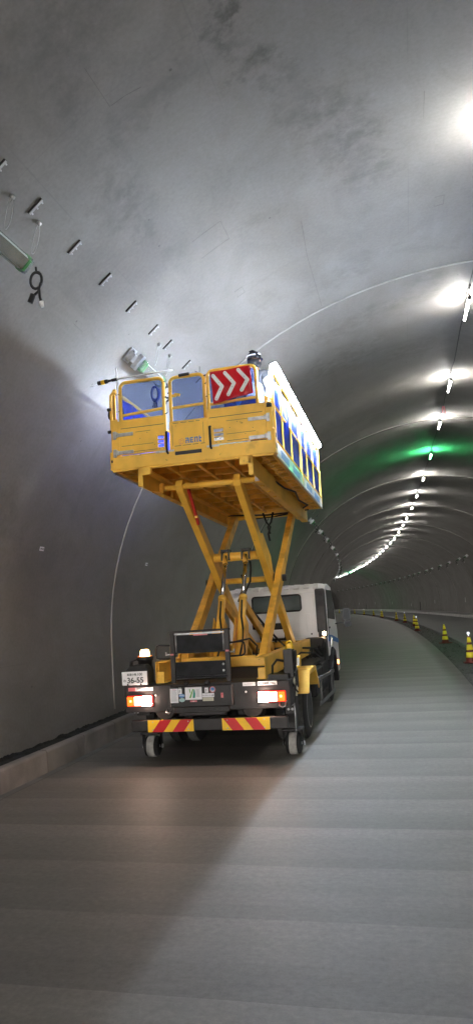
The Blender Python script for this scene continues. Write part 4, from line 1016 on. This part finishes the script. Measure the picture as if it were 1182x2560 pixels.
# corner posts, side frames, rails, tarpaulins
ZT = 4.47
def rail(nm, pts, r=.020, m='yellow'): return PB().path(pts, r, 8).build(nm, m, plat)
b = PB(); b.box(.905, .985, -.635, -.585, 3.60, 4.06); b.box(.955, .985, -.60, -.50, 3.60, 4.10); b.box(.90, .94, -.60, -.54, 4.0, 4.13); b.box(.97, 1.005, -.64, -.50, 3.44, 3.73); b.build('corner_post', 'yellow', plat, bevel=.008)
b = PB(); b.box(-.985, -.875, -.635, -.585, 3.60, 4.06); b.box(-1.005, -.975, -.64, -.50, 3.44, 3.66); b.build('corner_post', 'yellow', plat, bevel=.008)
b = PB(); b.box(1.005, 1.007, -.60, -.55, 3.50, 3.56); b.box(1.005, 1.007, -.60, -.55, 3.63, 3.68); b.box(-.99, -.97, -.642, -.640, 3.53, 3.56); b.build('post_slot', 'ink', plat)
tarp_posts = [-.50, .07, .74, 1.57, 2.23, 2.96, 3.80]
for sd in (-1, 1):
    for i, y in enumerate(tarp_posts):
        w = .036 if i in (0, 3, 6) else .022
        PB().box(sd*.985-w/2, sd*.985+w/2, y-w/2, y+w/2, 3.50 if i in (0, 3, 6) else 3.60, ZT-.01).build('side_post', 'yellow', plat, bevel=.004)
    rail('side_rail', [(sd*.985, -.5, ZT), (sd*.985, 3.80, ZT)], .022)
    rail('side_rail', [(sd*.985, -.5, 4.05), (sd*.985, 3.80, 4.05)], .013)
    rail('side_rail', [(sd*.985, -.5, 3.63), (sd*.985, 3.80, 3.63)], .013)
    for i in range(6):
        y0, y1 = tarp_posts[i]+.01, tarp_posts[i+1]-.01; b = PB()
        def f(u, v, y0=y0, y1=y1, i=i, sd=sd):
            yy = y0+(y1-y0)*u; zz = 3.60+(ZT-3.62)*v; e = sin(pi*u)*(.4+.6*sin(pi*v))
            d = .045*e*mnoise.noise(Vector((yy*5+i*9, zz*2.4, sd*3)))+.02*e*mnoise.noise(Vector((yy*14, zz*5+i, sd)))+.012*e
            return (sd*(.968+d), yy, zz-.02*sin(pi*u)*(v > .95))
        b.sheet(f, 10, 12).build('side_tarpaulin', 'blue', plat, solid=.003)
b = PB()      # front end frame and its tarpaulin
rail('front_rail', [(-.985, 3.80, ZT), (.985, 3.80, ZT)], .022); rail('front_rail', [(-.985, 3.80, 4.05), (.985, 3.80, 4.05)], .016)
def f(u, v):
    return (-.97+1.94*u, 3.80+.04*mnoise.noise(Vector((u*6, v*3, 7))), 3.60+.84*v)
b.sheet(f, 14, 8).build('front_tarpaulin', 'blue', plat, solid=.003)
# polished strips low on the outer sides
for sd in (-1, 1):
    for y0, y1, d in ((-.50, 1.55, .0), (1.66, 3.80, .0)):
        b = PB(); b.box(*sorted((sd*.987, sd*.998)), y0, y1, 3.425, 3.595); b.box(*sorted((sd*.985, sd*1.006)), y0, y1, 3.415, 3.428); b.build('side_strip', 'alu', plat, bevel=.003)
        b = PB()
        for k in range(2): b.box(*sorted((sd*.998, sd*1.0)), y0+.25+k*.9, y0+.85+k*.9, 3.46, 3.55)
        b.build('strip_lettering', 'badgeblue', plat)
# LED tube lights clamped along the right-hand top rail
for k in range(4):
    y0 = -.48+k*1.08
    b = PB(); b.tube((1.035, y0, ZT+.045), (1.035, y0+1.0, ZT+.045), .022, 10); tb = b.build('led_tube', 'led', plat)
    b = PB(); b.sheet(lambda u, v, y0=y0: (1.035+.040*sin(RD(-75+115*v)), y0-.02+1.04*u, ZT+.045+.040*cos(RD(-75+115*v))), 1, 8); b.build('added_led_shade', 'ledshade', tb, solid=.003)  # arc added over each tube to dim its light on the vault
b = PB(); b.tube((.93, -.52, 4.16), (1.0, -.50, ZT+.05), .02, 8); b.build('led_tube', 'led', plat)

for k in range(4):      # fainter tubes hang outside the left rail and light the wall beside the cage
    y0 = -.30+k*1.04
    b = PB(); b.tube((-1.035, y0, 4.22), (-1.035, y0+.98, 4.22), .018, 10); tb = b.build('led_tube', 'leddim', plat)
b = PB(); b.lathe((-1.035, -.34, 4.22), (0, 1, 0), [(0, .02), (.002, .11), (.012, .11), (.014, .02)], 16); b.build('added_end_shade', 'cable', plat)  # unseen disc added to stop the left tubes' light going rearwards
# rear gates
def rframe(x0, x1, z0, z1, r, n=5):
    return [(x0, -.62, z0)] + [(x0, -.62, z1-r)] + [(x0+r-r*cos(k*pi/2/n), -.62, z1-r+r*sin(k*pi/2/n)) for k in range(n+1)] + [(x1-r+r*sin(k*pi/2/n), -.62, z1-r+r*cos(k*pi/2/n)) for k in range(n+1)] + [(x1, -.62, z0)]
def netting(x0, x1, z0, z1, parent):
    b = PB(); b.sheet(lambda u, v: (x0+(x1-x0)*u, -.605+.012*mnoise.noise(Vector((u*3, v*3, x0*9))), z0+(z1-z0)*v), 8, 8); return b.build('netting', 'net', parent)
gates = []
for sd in (-1, 1):
    x0, x1 = (-.875, -.285) if sd < 0 else (.225, .845)
    xe0, xe1 = (-.875, -.285) if sd < 0 else (.225, .905)
    b = PB(); b.path(rframe(x0+.02, x1-.02, 3.64, 4.51, .07), .020, 10)
    wxa, wxb = ((-.40, -.30) if sd < 0 else (.285, .405))
    for a_ in ((xe0, wxa, 3.615, 4.04), (wxb, xe1, 3.615, 4.04), (wxa, wxb, 3.80, 4.04), (wxa, wxb, 3.615, 3.655)): b.box(a_[0], a_[1], -.640, -.610, a_[2], a_[3])
    b.box(wxa, wxb, -.632, -.620, 3.745, 3.757); b.box(wxa, wxb, -.632, -.620, 3.70, 3.708)
    g = b.build('gate', 'yellow', plat, bevel=.0)
    b = PB(); b.beam((x0+.03, -.62, 4.10 if sd < 0 else 4.10), (x1-.03, -.62, 4.13 if sd < 0 else 4.12), .022, .028); b.build('gate_rail', 'yellow', plat)
    netting(x0+.03, x1-.03, 4.04, 4.50, plat)
    b = PB()      # pressed lines, screws
    b.box(xe0+.02, xe1-.03, -.6435, -.6405, 3.93, 3.936)
    b.box(wxa-(.45 if sd < 0 else -.16), wxa-(.05 if sd < 0 else -.50), -.6425, -.6405, 3.715, 3.719); b.box(xe0+(.1 if sd < 0 else .22), xe1-(.12 if sd < 0 else .08), -.6425, -.6405, 3.635, 3.640); b.box(xe0+(.2 if sd < 0 else .22), xe1-(.2 if sd < 0 else .2), -.6425, -.6405, 3.872, 3.876)
    for q in range(6): b.lathe((xe0+.08+q*.09, -.6405, 3.665+.22*((q*37) % 7)/7), (0, -1, 0), [(0, .005), (.003, .004)], 6)
    for q in range(4): b.lathe((wxa+.03+.05*(q % 2), -.6405, 3.635+.04*(q//2)), (0, -1, 0), [(0, .006), (.003, .005)], 6)
    b.build('pressed_line', 'darkline', plat)
    for z_ in (3.86, 3.64):
        b = PB(); xh = -.955 if sd < 0 else .96
        b.box(*sorted((xh, xh-sd*.255)), -.652, -.642, z_-.022, z_+.020); b.box(*sorted((xh, xh-sd*.04)), -.660, -.642, z_-.052, z_+.045); b.tube((xh-sd*.055, -.655, z_-.03), (xh-sd*.055, -.655, z_+.03), .011, 8)
        hg = b.build('hinge', 'steel', plat, bevel=.003)
    b = PB(); xh = -.278 if sd < 0 else .250
    b.path([(xh, -.642, 3.83), (xh, -.672, 3.82), (xh+.003, -.672, 3.58), (xh+.003, -.642, 3.57)], .014, 8); b.build('gate_handle', 'cable', plat)
b = PB(); b.sheet(lambda u, v: (.42+.40*u, -.592+.008*sin(u*11), 4.045+.10*v-.02*u), 10, 3); b.build('gate_tarpaulin', 'bluebright', plat, solid=.003)
# middle gate with the company lettering
b = PB(); b.path(rframe(-.222, .198, 3.95, 4.49, .07), .020, 10); b.box(-.245, .220, -.640, -.610, 3.60, 3.945); b.build('gate', 'yellow', plat)
b = PB(); b.beam((-.20, -.62, 4.115), (.18, -.62, 4.125), .022, .028); b.box(-.21, -.15, -.628, -.615, 4.25, 4.28); b.beam((-.17, -.62, 4.28), (-.10, -.64, 4.26), .02, .03); b.build('gate_rail', 'yellow', plat)
netting(-.20, .18, 3.95, 4.48, plat)
b = PB(); 
for x_, z_, w in ((-.20, 3.918, .07), (-.11, 3.918, .08), (-.01, 3.918, .07), (.08, 3.918, .05)): b.box(x_, x_+w, -.6425, -.6405, z_, z_+.005)
for x_, w in ((-.19, .08), (-.09, .10), (.03, .07), (.13, .05)): b.box(x_, x_+w, -.6425, -.6405, 3.642, 3.647)
b.box(-.212, -.209, -.6425, -.6405, 3.65, 3.90); b.box(.165, .168, -.6425, -.6405, 3.65, 3.90); b.build('pressed_line', 'darkline', plat)
inv = Matrix.Translation(-PO)
# block lettering R E N t, rounded strokes
def stroke(pts, w=.017): 
    b = PB()
    for ps in pts:
        for p, q in zip(ps, ps[1:]): b.beam((p[0], -.6425, p[1]), (q[0], -.6425, q[1]), .003, w, (0, 0, 1) if abs(p[0]-q[0]) > abs(p[1]-q[1]) else (1, 0, 0))
    return b
zb = 3.672; x_ = -.055; hh = .052
L1 = [[(x_, zb+hh), (x_+.040, zb+hh)], [(x_+.036, zb+hh), (x_+.036, zb+.03)], [(x_+.008, zb+.028), (x_+.044, zb+.028)], [(x_+.008, zb-.008), (x_+.008, zb+.034)], [(x_+.036, zb-.008), (x_+.040, zb+.026)]]
L2 = [[(x_+.058, zb+hh), (x_+.096, zb+hh)], [(x_+.062, zb-.006), (x_+.062, zb+hh)], [(x_+.060, zb+.025), (x_+.094, zb+.025)], [(x_+.058, zb), (x_+.098, zb)]]
L3 = [[(x_+.116, zb-.008), (x_+.116, zb+hh+.006)], [(x_+.112, zb+hh), (x_+.148, zb+hh)], [(x_+.145, zb-.008), (x_+.145, zb+hh)]]
L4 = [[(x_+.172, zb+.002), (x_+.172, zb+hh+.014)], [(x_+.168, zb+.040), (x_+.196, zb+.040)], [(x_+.168, zb), (x_+.196, zb)]]
for L_, nm in ((L1, 'letter_R'), (L2, 'letter_E'), (L3, 'letter_N'), (L4, 'letter_T')): stroke(L_, .0125).build(nm, 'logoblue', plat)
b = PB(); c_ = (-.103, 3.695); b.path([(c_[0]+.030*cos(a)*(1+.12*cos(5*a)), -.6425, c_[1]+.030*sin(a)*(1+.12*cos(5*a))) for a in [k*pi/15 for k in range(30)]], .003, 5, closed=True)
b.path([(c_[0]+.014*cos(a), -.6425, c_[1]+.014*sin(a)) for a in [k*pi/6 for k in range(10)]], .003, 5); b.path([(c_[0]-.03, -.6425, c_[1]-.035), (c_[0], -.6425, c_[1]-.038)], .003, 5); b.build('round_emblem', 'logopink', plat)
b = PB(); b.box(-.185, .135, -.6425, -.640, 3.535, 3.578); b.box(-.19, -.17, -.6425, -.640, 3.54, 3.57); b.build('slot', 'ink', plat)
b = PB(); b.box(-.42, -.20, -.652, -.640, 3.585, 3.605); b.box(-.42, -.37, -.656, -.652, 3.582, 3.608); b.box(.20, .35, -.652, -.640, 3.585, 3.605); b.box(.30, .35, -.656, -.652, 3.582, 3.608); b.build('latch', 'steel', plat)
# grab rail on the left corner
b = PB(); b.path([(-.90, -.57, 4.08), (-.90, -.57, 4.36), (-.915, -.59, 4.40), (-.955, -.6, 4.41), (-.985, -.6, 4.38), (-.99, -.6, 4.30), (-.985, -.6, 3.95), (-.975, -.6, 3.88)], .020, 10); gr_ = b.build('grab_rail', 'yellow', plat)
for z_ in (4.20, 3.92): MB(PO).tube((-1.03, -.61, z_), (-.98, -.61, z_), .022, 8).build('clamp', 'cable', plat)
b = PB()
for x_, z_ in ((-.30, 4.44), (-.29, 4.25), (-.23, 4.30), (.21, 4.35), (.24, 4.2), (-.28, 4.05), (.21, 4.45)): b.tube((x_-.022, -.63, z_), (x_+.022, -.63, z_+.02), .007, 6)
b.path([(-.10, -.64, 4.50), (.03, -.645, 4.505)], .020, 8); b.tube((.15, -.62, 4.5), (.16, -.63, 4.58), .003, 5); b.tube((.15, -.62, 4.5), (.1, -.63, 4.53), .003, 5)
b.build('cable_tie', 'cable', plat)
b = PB(); b.box(.93, .99, -.66, -.63, 3.98, 4.02); b.lathe((.96, -.66, 4.0), (0, -1, 0), [(0, .02), (.03, .02)], 10); b.build('clamp', 'cable', plat)

# ------------------------------------------------------------------ things on the platform
def onT(x, y, z, rot=Matrix.Identity(4)): return TMW @ Matrix.Translation((x, y, z)) @ rot
# chevron sign tied to the right gate
o = thing('chevron_sign', 'red sheet with three white arrow chevrons tied to the right rear gate of the platform', 'sign', onT(.53, -.665, 4.02))
b = MB(); b.sheet(lambda u, v: (-.235+.478*u+(.02*(1-v)), .012*mnoise.noise(Vector((u*4, v*3, 2)))+.010*sin(u*9+v*4), .065+.405*v+(.075*u*(1-v))-.02*(1-u)*v), 16, 14)
b.build('sheet', 'redsheet', o, solid=.003)
for k, x_ in enumerate((-.15, -.005, .155)):
    b = MB(); zt, zm, zb_ = .395+.015*k, .255+.02*k, .115+.033*k; w = .043
    b.beam((x_-.045, -.022, zt), (x_+.055, -.022, zm), .006, w, (0, 0, 1)); b.beam((x_-.02, -.022, zb_), (x_+.055, -.022, zm), .006, w, (0, 0, 1))
    for c in ((x_-.045, zt), (x_+.055, zm), (x_-.02, zb_)): b.lathe((c[0], -.0195, c[1]), (0, -1, 0), [(0, .021), (.0065, .021)], 16)
    ch = b.build('chevron', 'whitep', o)
    b = MB()
    for q in range(4): 
        t_ = q/3; p = (x_-.045+.1*min(1, t_*2), zt+(zm-zt)*min(1, t_*2)) if t_ <= .5 else (x_+.055-.075*(t_*2-1), zm+(zb_-zm)*(t_*2-1))
        b.lathe((p[0], -.0262, p[1]), (0, -1, 0), [(0, .005), (.002, .004)], 8)
    b.build('screw', 'greyink', ch)
# telescopic pole on the left gate, white upright rod, blue cord
o = thing('telescopic_pole', 'white rod with black and yellow grip lying on top of the left gate', 'pole', onT(-.85, -.69, 4.535))
MB().tube((.0, 0, 0), (.70, 0, .018), .012, 8).build('rod', 'whitep', o)
b = MB(); b.tube((0, 0, 0), (-.07, 0, -.004), .020, 10); b.tube((-.07, 0, -.004), (-.12, 0, -.008), .014, 10); b.tube((-.12, 0, -.008), (-.16, 0, -.012), .026, 10); b.tube((-.205, 0, -.016), (-.25, 0, -.02), .026, 10); b.build('grip', 'cable', o)
MB().tube((-.16, 0, -.012), (-.206, 0, -.016), .026, 10).build('yellow_sleeve', 'refl_yellow', o)
MB().tube((-.25, 0, -.02), (-.35, 0, -.055), .003, 6).build('antenna_tip', 'wire', o)
o = thing('white_rod', 'thin white upright rod strapped to the left corner post of the platform', 'rod', onT(-.868, -.665, 4.02))
MB().tube((0, 0, 0), (.0, 0, .66), .011, 8).build('rod', 'whitep', o)
b = MB(); b.tube((-.02, 0, .12), (.02, 0, .12), .007, 6); b.tube((-.02, 0, .33), (.02, 0, .33), .007, 6); b.build('tie', 'cable', o)
o = thing('cord_bundle', 'dark blue looped cord hanging inside the left gate of the platform', 'cord', onT(-.42, -.58, 4.42))
b = MB()
for q in range(3): b.path([(.042*sin(a)*(1+.08*q)+.004*q, .012*q-.01, -.095-.095*cos(a)*-1*(1-.05*q)) for a in [k*pi/9 for k in range(18)]], .008, 6, closed=True)
for q in range(3): b.path([(-.012+.012*q, 0, -.15), (-.02+.02*q, 0, -.22), (-.035+.028*q, 0, -.255-.01*q)], .008, 6)
b.build('loops', 'ropeblue', o)
MB().tube((0, -.012, 0), (0, -.012, -.03), .008, 8).build('knot', 'ropeblue', o)
# white things inside the cage seen through the handle holes
t = thing('tool_box', 'pale blue box standing on the platform floor behind the gates', 'box', onT(.2, .35, 3.585))
b = MB(); b.box(-.28, .28, -.18, .18, 0, .26); b.build('body', 'badgeaqua', t, bevel=.01); b = MB(); b.box(-.29, .29, -.19, .19, .26, .30); b.build('lid', 'whitep', t, bevel=.01)
b = MB(); b.path([(-.08, 0, .30), (-.07, 0, .34), (.07, 0, .34), (.08, 0, .30)], .01, 6); b.build('handle', 'cable', t)

# worker standing in the cage
wk = thing('person', 'worker in black striped helmet and grey and white jacket standing behind the chevron sign', 'person', onT(.50, 1.05, 3.565, Matrix.Rotation(RD(-28), 4, 'Z') @ Matrix.Diagonal((.985, .985, .985, 1))))
def skin(name, verts, edges, radii, m, parent, sub=2, root=0):
    me = bpy.data.meshes.new(name); me.from_pydata(verts, edges, []); me.materials.append(M[m]); o = bpy.data.objects.new(name, me); link(o, parent)
    o.modifiers.new('skin', 'SKIN')
    sv = me.skin_vertices[0].data
    for i, r in enumerate(radii): sv[i].radius = (r, r) if not isinstance(r, tuple) else r
    sv[root].use_root = True
    o.modifiers.new('sub', 'SUBSURF').levels = sub; o.modifiers['sub'].render_levels = sub
    dg = bpy.context.evaluated_depsgraph_get(); ev = o.evaluated_get(dg); m2 = bpy.data.meshes.new_from_object(ev)
    o.modifiers.clear(); o.data = m2
    for p in m2.polygons: p.use_smooth = True
    return o
V = [(0, 0, .90), (0, .01, 1.08), (0, .01, 1.27), (0, 0, 1.40), (0, .01, 1.47), (0, .02, 1.55), (0, .02, 1.66),
     (.10, 0, .86), (.11, .01, .47), (.11, -.01, .09), (.12, .12, .04), (-.10, 0, .86), (-.11, .02, .47), (-.12, -.01, .09), (-.13, .12, .04),
     (.17, 0, 1.36), (.25, .02, 1.10), (.24, .22, .98), (.22, .29, .96), (-.17, 0, 1.36), (-.24, .10, 1.13), (-.18, .34, 1.14), (-.17, .41, 1.15)]
Eg = [(0, 1), (1, 2), (2, 3), (3, 4), (4, 5), (5, 6), (0, 7), (7, 8), (8, 9), (9, 10), (0, 11), (11, 12), (12, 13), (13, 14), (3, 15), (15, 16), (16, 17), (17, 18), (3, 19), (19, 20), (20, 21), (21, 22)]
Ra = [(.15, .11), (.13, .10), (.16, .11), (.12, .09), .055, .075, .085, .09, .06, .045, .04, .09, .06, .045, .04, .065, .045, .035, .03, .065, .045, .035, .03]
body = skin('body', V, Eg, Ra, 'skin', wk)
jv = V[0:4]+[(0, .01, 1.455)]+V[15:18]+V[19:22]
skin('jacket', jv, [(0, 1), (1, 2), (2, 3), (3, 4), (3, 5), (5, 6), (6, 7), (3, 8), (8, 9), (9, 10)], [(.18, .14), (.165, .13), (.19, .135), (.145, .11), .085, .085, .064, .052, .085, .064, .052], 'cloth_dark', wk)
skin('sleeve_panel', [(.19, -.01, 1.33), (.255, .02, 1.12), (.25, .10, 1.05)], [(0, 1), (1, 2)], [.075, .072, .06], 'cloth_white', wk)
skin('vest_panel', [(.02, -.05, 1.30), (.02, -.05, 1.12), (.02, -.04, .98)], [(0, 1), (1, 2)], [(.155, .10), (.15, .105), (.155, .11)], 'cloth_white', wk)
skin('trousers', [V[0]]+V[7:10]+V[11:14], [(0, 1), (1, 2), (2, 3), (0, 4), (4, 5), (5, 6)], [(.17, .13), .11, .085, .07, .11, .085, .07], 'trouser', wk)
for x_ in (.115, -.125):
    b = MB(); b.box(x_-.05, x_+.05, -.08, .19, 0, .09); b.build('boot', 'boot', wk, bevel=.03, seg=2)
for c0, dr in ((Vector(V[18]), Vector((-.02, .06, -.02))), (Vector(V[22]), Vector((.01, .07, .0)))):
    v_ = [tuple(c0), tuple(c0+dr)]; e_ = [(0, 1)]; r_2 = [.03, .032]
    for q in range(4):
        base = c0+dr+Vector((-.024+.016*q, .01, 0)); L_ = (.062, .072, .068, .052)[q]; i0 = len(v_)
        v_ += [tuple(base), tuple(base+Vector((0, L_*.5, -.006))), tuple(base+Vector((0, L_*.8, -.03)))]; e_ += [(1, i0), (i0, i0+1), (i0+1, i0+2)]; r_2 += [.010, .009, .008]
    i0 = len(v_); v_ += [tuple(c0+dr*.4+Vector((.035, .01, -.005))), tuple(c0+dr*.8+Vector((.05, .02, -.02)))]; e_ += [(0, i0), (i0, i0+1)]; r_2 += [.011, .009]
    skin('glove', v_, e_, r_2, 'cloth_white', wk)
b = MB(); bmesh.ops.create_uvsphere(b.bm, u_segments=16, v_segments=12, radius=.012, matrix=Matrix.Translation((.032, .105, 1.60))); bmesh.ops.create_uvsphere(b.bm, u_segments=16, v_segments=12, radius=.012, matrix=Matrix.Translation((-.032, .105, 1.60))); b.build('eye', 'paper', wk)
skin('nose', [(0, .095, 1.61), (0, .125, 1.575)], [(0, 1)], [.012, .016], 'skin', wk, 1)
for sx in (-1, 1): skin('ear', [(sx*.088, .015, 1.61), (sx*.092, .01, 1.565)], [(0, 1)], [.016, .014], 'skin', wk, 1)
b = MB(); b.path([(-.022, .108, 1.535), (0, .114, 1.532), (.022, .108, 1.535)], .005, 6); b.build('mouth', 'pink', wk)
b = MB(); b.lathe((0, .01, 1.60), (0, 0, 1), [(0, .122), (.012, .120), (.05, .116), (.09, .098), (.118, .065), (.13, .03), (.132, .002)], 28)
b.lathe((0, .03, 1.595), (0, 0, 1), [(0, .135), (.008, .132), (.012, .12)], 28); b.box(-.04, .04, -.07, .08, 1.715, 1.738); hm = b.build('helmet', 'helmet', wk, bevel=.006)
hm.data.transform(Matrix.Translation((0, 0, .03)) @ Matrix.Translation((0, .01, 1.6)) @ Matrix.Diagonal((.86, .86, .86, 1)) @ Matrix.Translation((0, -.01, -1.6)))
b = MB(); b.path([(.1215*sin(a), .01-.1215*cos(a), 1.645) for a in [-.9+k*.15 for k in range(13)]], .011, 6); b.path([(.116*sin(a), .01-.116*cos(a), 1.665) for a in [1.3+k*.15 for k in range(5)]], .009, 6); rb = b.build('reflective_band', 'paper', hm); rb.data.transform(Matrix.Translation((0, 0, .03)) @ Matrix.Translation((0, .01, 1.6)) @ Matrix.Diagonal((.86, .86, .86, 1)) @ Matrix.Translation((0, -.01, -1.6)))
b = MB(); b.lathe((0, .01, 1.50), (0, 0, 1), [(0, .075), (.05, .098), (.105, .102)], 20); b.build('hair', 'ink', wk)

split_parts({'lamp_bracket', 'edge_pipe', 'channel_stiffener', 'pivot_bracket', 'hydraulic_hose', 'rivet', 'bolt', 'roof_rib', 'pressed_rib', 'red_stripe',
             'round_hole', 'hinge_block', 'underfloor_cable', 'cable_tie', 'floor_joist', 'latch', 'wheel_nut', 'post_slot', 'underbody_equipment', 'strip_lettering', 'screw', 'warning_strip', 'latch_mark'})
